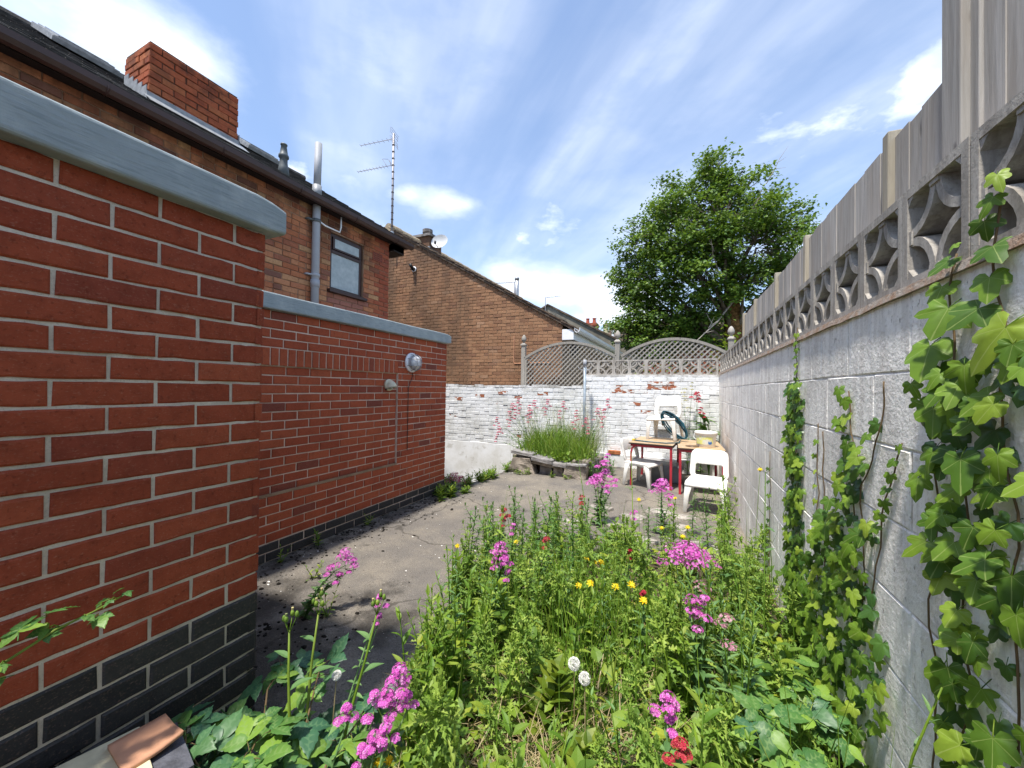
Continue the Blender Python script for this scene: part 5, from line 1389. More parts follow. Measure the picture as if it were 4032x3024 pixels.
# small plants on the concrete and along the wall foot
def small_weed(x, y, seed, h, label, n=14, L=.07, mt='leaf_ground', nm='weed'):
    rs = random.Random(seed); st = MB(); lf = MB(); t = thing(nm, label, 'weed', (x, y, ground_z(x, y)), 0, 'self-sown weeds on the concrete')
    for s in range(3):
        a = rs.uniform(0, 6); pts = [(0, 0, -.01), (.04 * math.cos(a), .04 * math.sin(a), h * .5), (.07 * math.cos(a), .07 * math.sin(a), h * rs.uniform(.7, 1))]
        st.tube(pts, [.003, .002, .001], 4)
        for i in range(n):
            u = i / n; p = Vector(pts[0]).lerp(Vector(pts[2]), u); l = L * (1.1 - .6 * u) * rs.uniform(.7, 1.2)
            lance(lf, frame(p, a + i * GOLD, R_(20 + 40 * u)), l, l * .16, 4, .2, .3)
    st.build('stem', mt, t); lf.build('foliage', mt, t)
for i, (x, y, h, lab) in enumerate(((-2.97, 2.42, .17, 'bright upright weed growing against the black plinth bricks'), (-2.96, 2.06, .13, 'tiny weed beside the plinth near the brick corner'), (-2.98, 3.0, .12, 'small weed growing from the foot of the recessed brick wall'), (-2.0, 1.7, .2, 'thin dark weed on the black moss behind the brick corner'), (-2.5, 2.0, .13, 'small weed sprouting from mossy concrete'))):
    small_weed(x, y, i, h, lab, 9, .05 if i else .06)
for i in range(9):
    x, y = -2.85 + U(-.22, .28), 4.35 + U(-.35, .35)
    small_weed(x, y, 40 + i, U(.08, .2), 'low green weed clump beyond the end of the brick block', 16, .09, 'leaf_ground')
for i in range(16):
    x, y = U(-3.5, -2.7), U(4.6, 5.6); small_weed(x, y, 60 + i, U(.08, .22), 'weed in the sunken corner below the white wall', 12, .08, 'leaf_ground')
# undergrowth: low leaves and dead straw
random.seed(77)
ug = MB()
for i in range(5200):
    y = .65 + 3.1 * random.random() ** 1.2; x = U(bed_left(y) - .05, .52)
    if y > 2.6 and random.random() < .6: continue
    z = ground_z(x, y) + abs(random.gauss(0, .10)); L = U(.03, .085)
    lance(ug, frame((x, y, z), U(0, 6.28), R_(U(0, 65))), L, L * U(.2, .42), 3, .25, .25)
stuff(tag(ug.build('undergrowth', 'leaf_ground', None), 'mixed low green leaves carpeting the weed patch', 'undergrowth'))
sw = MB()
for i in range(3200):
    y = .65 + 2.4 * random.random(); x = U(bed_left(y), .5); a = U(0, 6.28); l = U(.08, .34)
    if i > 1200: x, y = random.gauss(-.38, .2), random.gauss(1.25, .3)
    p = Vector((x, y, ground_z(x, y) + U(0, .1))); d = Vector((math.cos(a), math.sin(a), U(-.1, .9))).normalized()
    s_ = d.cross(Vector((0, 0, 1))).normalized() * U(.0008, .0018)
    q = p + d * l + Vector((0, 0, -.15 * l)); mid = p + d * l * .5
    sw.add([p - s_, p + s_, mid + s_, mid - s_, q], [(0, 1, 2, 3), (3, 2, 4)])
stuff(tag(sw.build('dead_straw', 'leaf_straw', None), 'pale dead straw stalks tangled under the weeds', 'straw'))
# upright grass stalks in the bed
gs_ = MB()
for i in range(420):
    y = U(1.0, 3.4); x = U(bed_left(y), .5)
    if random.random() < .5: x, y = random.gauss(-.42, .18), random.gauss(1.9, .25)
    p = Vector((x, y, ground_z(x, y))); h = U(.25, .62); a = U(0, 6.28); ln = U(.02, .2)
    pts = [p, p + Vector((math.cos(a) * ln * .25, math.sin(a) * ln * .25, h * .55)), p + Vector((math.cos(a) * ln, math.sin(a) * ln, h))]
    w_ = U(.0012, .003); s_ = Vector((math.cos(24.6 * .0174), math.sin(24.6 * .0174), 0)) * w_
    gs_.add([pts[0] - s_, pts[0] + s_, pts[1] + s_, pts[1] - s_, pts[2]], [(0, 1, 2, 3), (3, 2, 4)])
stuff(tag(gs_.build('grass', 'leaf_grass', None), 'thin upright grass blades among the thistles', 'grass'))

# ---- red valerian
def floret(m, p, r, nrm, mi=0):
    n = Vector(nrm).normalized(); a = n.orthogonal().normalized(); b = n.cross(a); q = U(0, 6); vs = [p]; fs = []
    for k in range(5):
        for w_ in (-.42, .42):
            t = q + k * 1.2566 + w_
            vs.append(p + (a * math.cos(t) + b * math.sin(t)) * r + n * r * .3)
        fs.append((0, 1 + 2 * k, 2 + 2 * k))
    m.add(vs, fs, None, mi)
def flower_head(c, w_, h_, n, r=.0048):
    """domed clusters of small stars stacked on a short spike; returns florets mesh builder and stalks"""
    m = MB(); s = MB(); k = max(3, int(n / 26)); c = Vector(c)
    s.tube([c - Vector((0, 0, h_ * .7)), c + Vector((0, 0, h_ * .35))], .0016, 4)
    for i in range(k):
        u = i / max(1, k - 1); zz = h_ * (.5 - u * .95); rr = w_ * (.22 + .78 * u ** .7) * .5
        a = i * GOLD; cc = c + Vector((rr * math.cos(a) * (.25 + .75 * u), rr * math.sin(a) * (.25 + .75 * u), zz)); R1 = w_ * U(.2, .28)
        s.tube([c + Vector((0, 0, zz - R1)), cc - Vector((0, 0, R1 * .3))], .001, 3)
        for j in range(34):
            d = Vector((random.gauss(0, 1), random.gauss(0, 1), abs(random.gauss(0, .8)) + .05)).normalized()
            p = cc + Vector((d.x * R1, d.y * R1, d.z * R1 * .55)); floret(m, p, r * U(.75, 1.25), d + Vector((0, 0, .4)))
    return m, s
def valerian(base, heads, mat, label, leafL=.075, group='red valerian plants', nl=12, r=.0048):
    base = Vector((base[0], base[1], ground_z(base[0], base[1]) if len(base) < 3 else base[2]))
    t = thing('red_valerian', label, 'flower', base, 0, group); st = MB(); lf = MB()
    for (hp, w_, h_, n) in heads:
        if 1.1 < base.y < 6: w_ *= 1.45; h_ *= 1.3; n = int(n * 1.15)
        hp = Vector(hp) - base; mid = Vector((hp.x * .35, hp.y * .35, hp.z * .5)); pts = [Vector((0, 0, -.02)), mid * .5 + Vector((0, 0, hp.z * .03)), mid, mid.lerp(hp, .55), hp - Vector((0, 0, h_ * .45))]
        st.tube(pts, [.0042, .004, .0035, .003, .0022], 6)
        for i in range(nl):
            u = .06 + .8 * i / nl; f = u * 4; k = min(int(f), 3); p = pts[k].lerp(pts[k + 1], f - k); L = leafL * (1.15 - .7 * u) * U(.8, 1.2); a = (i % 2) * 1.57 + U(-.2, .2)
            for q in (0, math.pi): lance(lf, frame(p, a + q, R_(U(12, 42))), L, L * .19, 4, .3, .35)
        m, s = flower_head(hp, w_, h_, n, r * (1.25 if 1.1 < base.y < 6 else 1)); fo = m.build('flower_head', mat, t)
        s.build('flower_stalk', 'leaf_valerian', fo)
    st.build('stem', 'leaf_valerian', t, True); lf.build('foliage', 'leaf_valerian', t)
random.seed(55)
valerian((-2.12, 1.63), [((-1.97, 1.80, .325), .085, .075, 210), ((-2.03, 1.74, .255), .06, .045, 110), ((-1.94, 1.84, .275), .055, .05, 80), ((-1.99, 1.78, .21), .05, .03, 60)], 'flower_magenta', 'magenta valerian leaning out over the dark moss behind the brick corner', .06)
valerian((-1.08, .92), [((-1.127, 1.207, .55), .05, .05, 110), ((-1.12, 1.2, .49), .03, .03, 40)], 'flower_magenta', 'magenta valerian with small head above bare concrete', .05)
valerian((-.80, .74), [((-.715, .845, .61), .075, .075, 230), ((-.74, .83, .555), .07, .06, 190), ((-.70, .86, .545), .06, .05, 150), ((-.76, .80, .57), .05, .05, 100)], 'flower_magenta', 'large magenta valerian with massed heads at the corner of the bramble', .07)
valerian((-.90, .70), [((-.86, .80, .5), .05, .05, 130)], 'flower_magenta', 'magenta valerian head crossing a sow thistle stem', .06)
valerian((-.72, .68), [((-.725, .765, .50), .055, .05, 150), ((-.70, .78, .525), .05, .04, 110), ((-.76, .76, .47), .04, .035, 80)], 'flower_magenta', 'low magenta valerian beside two yellow daisies', .06)
valerian((-.92, 1.86), [((-.934, 1.915, .52), .075, .06, 180), ((-.91, 1.93, .46), .06, .05, 120), ((-.97, 1.92, .45), .04, .035, 60), ((-.89, 1.93, .40), .04, .03, 50)], 'flower_magenta', 'pinkish magenta valerian tower rising left of the yellow daisies')
valerian((-1.15, 2.36), [((-1.147, 2.40, .56), .05, .04, 110), ((-1.14, 2.4, .505), .04, .04, 70)], 'flower_crimson', 'crimson valerian at the left edge of the weed patch')
valerian((-1.04, 2.28), [((-1.038, 2.317, .5), .04, .04, 60)], 'flower_magenta', 'small magenta valerian next to the crimson one')
valerian((-.77, 2.15), [((-.765, 2.2, .5), .05, .035, 90)], 'flower_crimson', 'crimson valerian head above the yellow daisies')
valerian((-.84, 4.05), [((-.86, 4.1, .47), .14, .06, 220), ((-.90, 4.12, .42), .12, .05, 160), ((-.79, 4.14, .53), .10, .06, 170), ((-.80, 4.12, .63), .09, .05, 130), ((-.77, 4.15, .70), .07, .05, 90), ((-.68, 4.1, .46), .08, .04, 80), ((-.75, 4.05, .40), .07, .04, 70)], 'flower_magenta', 'tallest magenta valerian clump standing in front of the red table', .08, r=.007)
valerian((-.23, 4.1), [((-.231, 4.18, .47), .12, .06, 160), ((-.24, 4.18, .41), .13, .05, 140), ((-.15, 4.1, .34), .07, .05, 60)], 'flower_magenta', 'magenta valerian between the table leg and the front chair', .08, r=.007)
valerian((-.88, 3.44), [((-.873, 3.48, .41), .06, .05, 90), ((-.87, 3.48, .36), .06, .04, 60)], 'flower_crimson', 'crimson valerian on the bare concrete edge', r=.006)
valerian((-.4, 3.25), [((-.393, 3.3, .4), .055, .04, 80)], 'flower_magenta', 'single magenta valerian head on broken paving', r=.006)
valerian((0.02, 2.12), [((.005, 2.225, .575), .15, .045, 330), ((.06, 2.24, .555), .11, .04, 200), ((-.05, 2.21, .535), .09, .04, 120)], 'flower_magenta', 'broad flat topped pale magenta valerian near the block wall')
valerian((0.03, 2.2), [((.06, 2.23, .49), .12, .07, 90)], 'flower_pale', 'faded pinkish valerian seed head below the broad flat topped one')
valerian((0.05, 1.72), [((.02, 1.795, .52), .06, .05, 110), ((.07, 1.81, .525), .055, .05, 90), ((.04, 1.8, .47), .05, .04, 50)], 'flower_magenta', 'forked magenta valerian low in the dense thistles')
valerian((.14, 1.75), [((.15, 1.82, .45), .08, .06, 80)], 'flower_pale', 'withered pink valerian near the block wall')
valerian((-.05, 1.15), [((-.046, 1.258, .48), .05, .04, 120), ((-.035, 1.25, .44), .03, .025, 30)], 'flower_magenta', 'lone round magenta valerian above the right hand thistles')
valerian((-.0, .98), [((-.009, 1.079, .505), .055, .05, 150), ((-.005, 1.07, .45), .035, .03, 60)], 'flower_crimson', 'deep crimson valerian beside bramble leaves', r=.0055)
valerian((-.31, 2.3), [((-.304, 2.36, .46), .035, .03, 50)], 'flower_crimson', 'tiny crimson valerian among yellow daisies and thistles'); valerian((-.19, 1.95), [((-.191, 2.015, .41), .03, .025, 40)], 'flower_crimson', 'tiny dark red valerian under a yellow daisy')
valerian((-3.2, 4.85), [((-3.18, 4.92, .06), .16, .09, 200), ((-3.06, 4.9, .05), .12, .06, 110)], 'flower_pinkred', 'pinkish red valerian clump on the ground at the brick block end', .06, nl=8, r=.008)
pk = [((-3.30, 6.55, .78), .10, .16), ((-3.2, 6.5, .60), .10, .12), ((-2.98, 6.55, 1.05), .12, .16), ((-2.84, 6.5, 1.15), .11, .14), ((-2.56, 6.6, 1.10), .13, .18), ((-2.30, 6.6, 1.14), .12, .16), ((-2.04, 6.7, 1.10), .12, .18), ((-1.80, 6.7, .93), .11, .22), ((-1.43, 6.75, .98), .14, .2), ((-1.27, 6.8, 1.15), .12, .2), ((-2.7, 6.7, 1.0), .1, .2), ((-1.6, 6.6, .85), .1, .14), ((-3.05, 6.6, .9), .1, .16)]
for i, (p, w_, h_) in enumerate(pk):
    b = (max(-2.6, min(-1.65, p[0] * .75 - .5 + .0)), p[1], .2)
    valerian(b, [(p, w_ * 1.1, h_, 130), (Vector(p) - Vector((U(-.09, .09), .02, .14)), w_ * .9, h_ * .7, 70)], 'flower_pinkred', 'pink and cream valerian gone to seed rising from the stone planter', .09, 'valerians in the stone planter', 9, r=.0105)
valerian((.12, 7.15), [((.131, 7.12, 1.35), .16, .08, 130), ((.15, 7.12, 1.27), .14, .06, 60)], 'flower_crimson', 'tall crimson valerian against the white wall beside the upper chair', .1, r=.011)
valerian((.2, 7.15), [((.19, 7.12, 1.10), .14, .08, 100), ((.24, 7.12, 1.02), .1, .06, 50)], 'flower_crimson', 'crimson valerian above the docks in the wall corner', .1, r=.011)
valerian((-.0, 7.18), [((-.06, 7.18, 1.28), .18, .34, 170), ((.06, 7.18, 1.5), .08, .12, 50)], 'flower_bud', 'cream seeding valerian spire behind the upper chair', .1, r=.009)

# ---- yellow daisies, clocks, sow thistles
def daisy_mesh(n, R, mt='flower_yellow', up=.35):
    m = MB()
    for k in range(n):
        a = k * math.tau / n + U(-.1, .1); l = R * U(.85, 1.1); lance(m, frame((0, 0, 0), a, R_(18 + (k % 3) * 14)), l, R * .16, 3, .1, 0)
    m.lathe([(.0, .001), (R * .3, .002), (R * .2, R * .2), (.0, R * .25)], 8); return m.mesh('flower_head', mt)
random.seed(61)
DAISY = [daisy_mesh(20, .017) for i in range(3)]
def daisy(x, y, z, label, s=1, bx=None, by=None):
    bx = bx if bx is not None else x + U(-.05, .05); by = by if by is not None else y + U(-.1, .0); g0 = ground_z(bx, by)
    t = thing('yellow_hawkbit', label, 'flower', (bx, by, g0), 0, 'yellow hawkbit flowers'); e = Vector((x - bx, y - by, z - g0))
    MB().tube([(0, 0, -.01), (e.x * .3, e.y * .3, e.z * .5), e], [.0018, .0016, .0014], 5).build('stem', 'leaf_grass', t)
    o = link('flower_head', random.choice(DAISY), t, e); o.rotation_euler = (R_(U(10, 45)), R_(U(-15, 15)), U(-.4, .4)); o.scale = (s, s, s)
    MB().lathe([(.0, -.012), (.004, -.01), (.007, 0), (.0, .002)], 6, Matrix.Translation(e)).build('bud_cup', 'leaf_thistle', t)
for i, (x, y) in enumerate([(-.477, 2.195), (-.442, 2.206), (-.487, 1.899), (-.318, 1.968), (-.252, 2.025), (-.18, 1.9), (-.44, 1.95), (-.52, 2.22)]): daisy(x, y, .44, 'yellow hawkbit flower in the middle of the thistle patch', U(1.15, 1.5))
for x, y in ((.005, 3.115), (-.024, 2.904), (-.163, 3.009), (-.4, 3.7), (-.1, 3.9), (-.25, 4.2)): daisy(x, y, .42, 'yellow hawkbit flower on the paving near the chair', 1.3)
daisy(-1.249, 1.978, .47, 'yellow hawkbit flower on the outer left thistle'); daisy(-.977, 2.235, .45, 'yellow hawkbit flower under the crimson valerian', 1.2)
daisy(-.745, .80, .42, 'bright yellow daisy by the low magenta valerian', .95); daisy(-.708, .805, .43, 'bright yellow daisy by the low magenta valerian', .95)
daisy(.40, 2.75, .95, 'tall yellow sow thistle flower close to the block wall', 1, .36, 2.7)
def clock(x, y, z, label, r=.02):
    bx, by = x + .02, y - .05; g0 = ground_z(bx, by); t = thing('dandelion_clock', label, 'flower', (bx, by, g0), 0, 'dandelion clocks'); e = Vector((x - bx, y - by, z - g0))
    MB().tube([(0, 0, -.01), e * .5, e], .0018, 5).build('stem', 'leaf_straw', t)
    m = MB()
    for i in range(330):
        d = Vector((random.gauss(0, 1), random.gauss(0, 1), random.gauss(0, 1) + .15)).normalized(); p = e + d * r; a = d.orthogonal().normalized() * .0003
        m.add([e + d * r * .25 - a, e + d * r * .25 + a, p], [(0, 1, 2)])
        for k in range(3):
            q = (d.orthogonal().normalized() * math.cos(k * 2.1) + d.cross(d.orthogonal().normalized()) * math.sin(k * 2.1)) * .0055
            m.add([p - q * .5, p + q + d * .002, p + q * .6 + d.cross(q) * .12], [(0, 1, 2)])
    m.build('seed_head', 'fluff', t)
clock(-.369, 1.387, .42, 'white dandelion clock half blown above the dead straw'); clock(-.323, 1.36, .40, 'round white dandelion clock above the dead straw', .019)
def sow(base, tops, label, forks=4, clock_at=None):
    base = Vector((base[0], base[1], ground_z(base[0], base[1]))); t = thing('sow_thistle', label, 'weed', base, 0, 'tall sow thistles'); st = MB(); lf = MB()
    for tp in tops:
        e = Vector(tp) - base; mid = e * .5 + Vector((U(-.02, .02), U(-.02, .02), 0)); pts = [Vector((0, 0, -.02)), e * .25, mid, e * .78, e]
        st.tube(pts, [.006, .0055, .005, .004, .003], 7)
        for i in range(5):
            u = .2 + .16 * i; f = u * 4; k = min(int(f), 3); p = pts[k].lerp(pts[k + 1], f - k); L = .11 * (1.2 - u * .8)
            lance(lf, frame(p, i * GOLD, R_(U(15, 50))), L, L * .2, 5, .45, .3)
        for i in range(forks):
            a = i * math.tau / forks + .5; d = Vector((math.cos(a) * .5, math.sin(a) * .5, 1)).normalized(); q = e + d * U(.025, .06)
            st.tube([e - Vector((0, 0, .01)), q], .0014, 4)
            bud = MB().lathe([(.0, -.004), (.007, .0), (.006, .012), (.003, .017), (.0, .018)], 8, Matrix.Translation(q)).build('bud', 'leaf_thistle', t, True)
            if i % 2: MB().lathe([(.003, .015), (.0042, .026), (.0, .028)], 7, Matrix.Translation(q)).build('petal_tip', 'flower_bud', bud)
    st.build('stem', 'leaf_grass', t, True); lf.build('foliage', 'leaf_valerian', t)
sow((-1.10, .80), [(-1.235, .895, .58), (-1.205, .985, .60)], 'tall sow thistle with closed buds in front of the near brick corner')
sow((-1.02, .86), [(-1.02, 1.08, .60)], 'tall sow thistle with thick bare stem rising from the bramble', 5)
clock(-1.134, 1.008, .385, 'spiky white seed head above the bramble leaves', .014)
# tall stalks leaning beside the wall and in front of the chair
tk = [((-.55, 2.6), (-.95, 3.6, .78)), ((-.30, 2.6), (-.50, 3.9, .82)), ((-.45, 2.5), (-.7, 3.3, .6)), ((.28, 2.0), (.17, 2.35, .78)), ((.34, 2.2), (.42, 2.7, .95)), ((.30, 2.3), (.22, 2.9, .7))]
for i, (b, e) in enumerate(tk):
    b = Vector((b[0], b[1], ground_z(*b))); t = thing('weed_stalk', 'long bare yellow green stalk leaning out of the weeds' if i < 3 else 'tall thin flower stalk standing close to the block wall', 'weed', b, 0, 'bare weed stalks'); e = Vector(e) - b
    st = MB().tube([(0, 0, -.02), e * .35 + Vector((0, 0, .06)), e * .7 + Vector((0, 0, .05)), e], [.004, .0035, .0028, .0018], 6)
    for k in range(5):
        q = e * (.75 + .06 * k); st.tube([q, q + Vector((U(-.05, .05), U(-.03, .03), U(.02, .07)))], .0012, 4)
    st.build('stem', 'leaf_grass', t, True); m = MB()
    for k in range(7): lance(m, frame(e * U(.1, .7), U(0, 6), R_(U(10, 50))), .07, .012, 4, .3, .3)
    m.build('foliage', 'leaf_valerian', t)

# ---- bramble
def leaflet(m, M, L, W, rs, mi=0):
    n = 9; vs = []; fs = []; vein = []
    for i in range(n + 1):
        t = i / n; w_ = W * (math.sin(math.pi * min(1, t * .97 + .03) ** .72)) if i < n else .0; saw = (1.0 if i % 2 else .90)
        z = -.22 * L * t * t; pl = .022 * L * (1 if i % 2 else -1)
        w_ = max(w_, .0008)
        vs += [(L * t - (.0 if i % 2 else .03 * L), -w_ * saw, z + .10 * w_), (L * t + .02 * L, -w_ * .5, z + .16 * w_ + pl), (L * t, 0, z), (L * t + .02 * L, w_ * .5, z + .16 * w_ + pl), (L * t - (.0 if i % 2 else .03 * L), w_ * saw, z + .10 * w_)]
        vein += [0, .95 if i % 2 else 0, 1, .95 if i % 2 else 0, 0]
    for i in range(n):
        for k in range(4): a = i * 5 + k; fs.append((a, a + 5, a + 6, a + 1))
    m.add(vs, fs, M, mi, vein)
def bramble_leaf(seed, mt, k=3):
    rs = random.Random(seed); m = MB()
    m.tube([(-.03, 0, -.004), (0, 0, 0)], .0012, 4)
    an = {3: (0, 68, -68), 5: (0, 48, -48, 105, -105)}[k]
    for i, a in enumerate(an):
        s = (1.0, .82, .82, .62, .62)[i]
        leaflet(m, frame((.012 if i == 0 else .004, 0, 0), R_(a + rs.uniform(-8, 8)), R_(rs.uniform(-10, 14)), rs.uniform(-.25, .25)), .062 * s * rs.uniform(.9, 1.1), .023 * s * rs.uniform(.9, 1.1), rs)
    return m.mesh('leaf', mt, True)
BRL = [bramble_leaf(i, 'leaf_bramble' if i % 3 else 'leaf_bramble_dark', 5 if i % 2 else 3) for i in range(10)]
BRY = [bramble_leaf(30 + i, 'leaf_bramble', 5 if i % 2 else 3) for i in range(4)]
BRD = [bramble_leaf(20 + i, 'leaf_bramble_dark', 3) for i in range(4)]
def bramble(label, canes, nleaf, size, extra=(), spread=.05, dark=.35):
    b = Vector(canes[0][0]); t = thing('bramble', label, 'bramble', b, 0); cm = MB()
    for c in canes:
        pts = [Vector(p) - b for p in c]; cm.tube(pts, [.0042 - .0022 * i / (len(pts) - 1) for i in range(len(pts))], 6)
        for i in range(nleaf):
            u = (i + .6) / nleaf; f = u * (len(pts) - 1); k = min(int(f), len(pts) - 2); p = pts[k].lerp(pts[k + 1], f - k); a = i * GOLD
            off = Vector((math.cos(a), math.sin(a), .25)) * U(.4, 1) * spread; q = p + off
            cm.tube([p, p + off * .6 + Vector((0, 0, .006)), q], .0011, 4)
            me = random.choice(BRD if random.random() < dark else (BRL if dark > .3 else BRY))
            o = link('leaf', me, t); s = size * U(.7, 1.25) * (.65 if u > .9 else 1); o.matrix_local = axes(q, (math.cos(a), math.sin(a), U(-.5, .05)), (U(-.4, .4), U(-.65, .15), 1), s)
    for (x, y, z, s, dk) in extra:
        o = link('leaf', random.choice(BRD if dk else (BRL if dark > .3 else BRY)), t); a = U(0, 6.28); o.matrix_local = axes(Vector((x, y, z)) - b, (math.cos(a), math.sin(a), U(-.4, 0)), (U(-.4, .4), U(-.6, .1), 1), s)
    cm.build('cane', 'stem_red' if dark > .3 else 'leaf_grass', t, True)
random.seed(91)
ex = [(U(-1.46, -.95), U(.60, 1.12), 0, U(1.1, 1.75), random.random() < .35) for i in range(80)]
ex = [(x, y, .06 + .30 * sst((1.15 - y) / .5) * U(.3, 1.1), s, d) for x, y, z, s, d in ex if y < 1.2 + (x + 1.0) * .3 or x < -1.2]
bramble('leafy bramble sprawling out at the foot of the near black plinth', [[(-1.10, .70, .02), (-1.2, .78, .26), (-1.32, .88, .36), (-1.42, 1.0, .34), (-1.47, 1.1, .25)], [(-1.06, .68, .02), (-1.18, .64, .3), (-1.28, .62, .40), (-1.36, .66, .40)], [(-1.05, .74, .02), (-1.1, .85, .3), (-1.22, 1.0, .36), (-1.38, 1.15, .26)], [(-1.0, .72, .02), (-.98, .84, .28), (-1.02, 1.0, .27), (-1.1, 1.15, .18), (-1.15, 1.25, .1)], [(-1.02, .66, .02), (-1.05, .66, .3), (-1.1, .68, .38), (-1.16, .75, .37)]], 13, 1.2, ex)
random.seed(92)
ex = [(U(.12, .5), U(1.0, 1.95), U(.12, .36), U(.8, 1.25), random.random() < .15) for i in range(60)]
bramble('fresh green bramble at the foot of the ivy covered block wall', [[(.40, 1.35, .02), (.34, 1.42, .28), (.26, 1.5, .36), (.22, 1.6, .30)], [(.42, 1.45, .02), (.38, 1.6, .3), (.36, 1.75, .34), (.34, 1.9, .26)], [(.38, 1.25, .02), (.33, 1.22, .3), (.26, 1.2, .40), (.18, 1.22, .36)]], 12, 1.05, ex, .05, .1)
random.seed(93)                             # long shoot in front of the near wall
bramble('young bramble shoot arching across the near red brick wall', [[(-1.36, .02, .02), (-1.38, .10, .45), (-1.36, .22, .73), (-1.35, .31, .805), (-1.35, .387, .836), (-1.35, .45, .845), (-1.35, .507, .86)]], 11, .5, [(-1.345, .33, .865, 1.0, 0), (-1.35, .375, .88, .7, 0), (-1.345, .46, .83, .62, 0), (-1.35, .51, .865, .3, 0), (-1.35, .49, .875, .28, 0), (-1.34, .30, .78, .8, 0)], .022, 0.0)

# ---- ivy
def ivy_leaf(seed, mt, mat_lobes=5):
    rs = random.Random(seed); m = MB(); cup = rs.uniform(-.05, .34); tw_ = rs.uniform(-.35, .35); deep = rs.uniform(.85, 1.15)
    tips = [(0, 1.08), (56, .68), (-56, .68), (118, .50), (-118, .50)]
    sin_ = [(30, .50), (-30, .50), (87, .42), (-87, .42), (150, .30), (-150, .30)]
    ring = sorted([(a + rs.uniform(-5, 5), r * rs.uniform(.9, 1.1), 1) for a, r in tips] + [(a + rs.uniform(-6, 6), r * deep * rs.uniform(.92, 1.1), 0) for a, r in sin_])
    full = []
    for i, (a, r, v) in enumerate(ring):
        full.append((a, r, v))
        if i < len(ring) - 1:
            b = ring[i + 1]; full.append(((a + b[0]) / 2, (r + b[1]) / 2 * 1.07, .0))
    vs = [(0, 0, 0)]; vein = [1]; ns = (.38, .72, 1.0)
    for k, s in enumerate(ns):
        for a, r, v in full:
            rr = r * s; x, y = rr * math.cos(R_(a)), rr * math.sin(R_(a)); z = -cup * rr * rr + (.0 if v else .07 * s * (1.25 - s)) - .10 * abs(y) * s + tw_ * x * y + .03 * math.sin(a * .09 + seed) * s
            vs.append((x, y, z)); vein.append(1 if v else 0)
    n = len(full); fs = [(0, 1 + i, 2 + i) for i in range(n - 1)]
    for k in range(2):
        for i in range(n - 1): a = 1 + k * n + i; fs.append((a, a + n, a + n + 1, a + 1))
    m.add(vs, fs, None, 0, vein); m.tube([(0, 0, 0), (-.25, .0, -.12), (-.5, 0, -.3)], .018, 4)
    return m.mesh('leaf', mt, True)
IVL = [ivy_leaf(i, 'leaf_ivy') for i in range(12)]; IVD = [ivy_leaf(20 + i, 'leaf_ivy_dark') for i in range(5)]
def ivy(label, leaves, stems, loc):
    t = thing('ivy', label, 'ivy', loc); L = Vector(loc); m = MB()
    for (y, z, s, dk, out) in leaves:
        p = Vector((rx(y) - out, y, z)) - L
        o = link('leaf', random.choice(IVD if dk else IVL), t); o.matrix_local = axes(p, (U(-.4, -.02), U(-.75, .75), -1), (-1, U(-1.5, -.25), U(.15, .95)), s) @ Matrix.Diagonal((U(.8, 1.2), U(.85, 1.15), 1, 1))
    for pts in stems:
        fine = []
        for (a, b) in zip(pts[:-1], pts[1:]):
            for k in range(6): u = k / 6; fine.append((a[0] + (b[0] - a[0]) * u, a[1] + (b[1] - a[1]) * u))
        fine.append(pts[-1])
        m.tube([Vector((rx(y) - .009 - .004 * math.sin(z * 31), y + .014 * math.sin(z * 17 + y * 9) + U(-.003, .003), z)) - L for y, z in fine], .0023, 6)
    m.build('stem', 'stem_red', t, True)
random.seed(17)
lv = []
for i in range(4000):
    y, z = U(.72, 1.36), U(.10, 1.52)
    lim = 1.34 if z > 1.0 else 1.27 - .08 * sst((1.0 - z) / .5)
    if y > lim: continue
    if z > 1.25 and y > 1.33: continue
    if math.sin(y * 21 + z * 2.2) < -.72 and random.random() < .8: continue
    if any((y - a[0]) ** 2 + (z - a[1]) ** 2 < .027 ** 2 for a in lv): continue
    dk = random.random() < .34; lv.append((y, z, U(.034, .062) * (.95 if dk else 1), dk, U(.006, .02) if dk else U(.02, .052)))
    if len(lv) > 300: break
for i in range(40):
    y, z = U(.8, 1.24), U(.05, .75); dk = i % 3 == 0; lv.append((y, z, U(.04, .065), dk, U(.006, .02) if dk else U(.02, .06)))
lv += [(1.29, 1.54, .08, 0, .03), (1.22, 1.62, .085, 0, .03), (1.265, 1.68, .06, 0, .02), (1.24, 1.735, .04, 0, .02), (1.22, 1.765, .025, 0, .02), (1.12, 1.60, .065, 0, .03), (1.11, 1.66, .05, 0, .02), (1.10, 1.72, .055, 0, .02), (1.125, 1.78, .045, 0, .02), (1.10, 1.82, .04, 0, .02), (1.09, 1.86, .035, 0, .02), (1.05, 1.55, .08, 0, .03)]
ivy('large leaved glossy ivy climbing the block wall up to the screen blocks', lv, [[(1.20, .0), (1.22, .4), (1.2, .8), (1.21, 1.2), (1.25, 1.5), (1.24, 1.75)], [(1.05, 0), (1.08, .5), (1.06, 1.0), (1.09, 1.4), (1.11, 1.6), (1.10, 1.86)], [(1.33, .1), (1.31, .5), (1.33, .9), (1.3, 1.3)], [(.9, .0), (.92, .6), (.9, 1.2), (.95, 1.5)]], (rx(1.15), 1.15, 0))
lv = []
def midw(y, z):
    if z < .92: return 1.60 + .07 * math.sin(z * 9) < y < 2.38 - .25 * sst((z - .5) / .45)
    if z < 1.02: return 1.58 < y < 1.98
    if z < 1.24: return abs(y - (1.80 - (z - 1.02) * .1)) < .09
    return abs(y - 1.86) < .045 or abs(y - (1.68 - (z - 1.2) * .5)) < .03
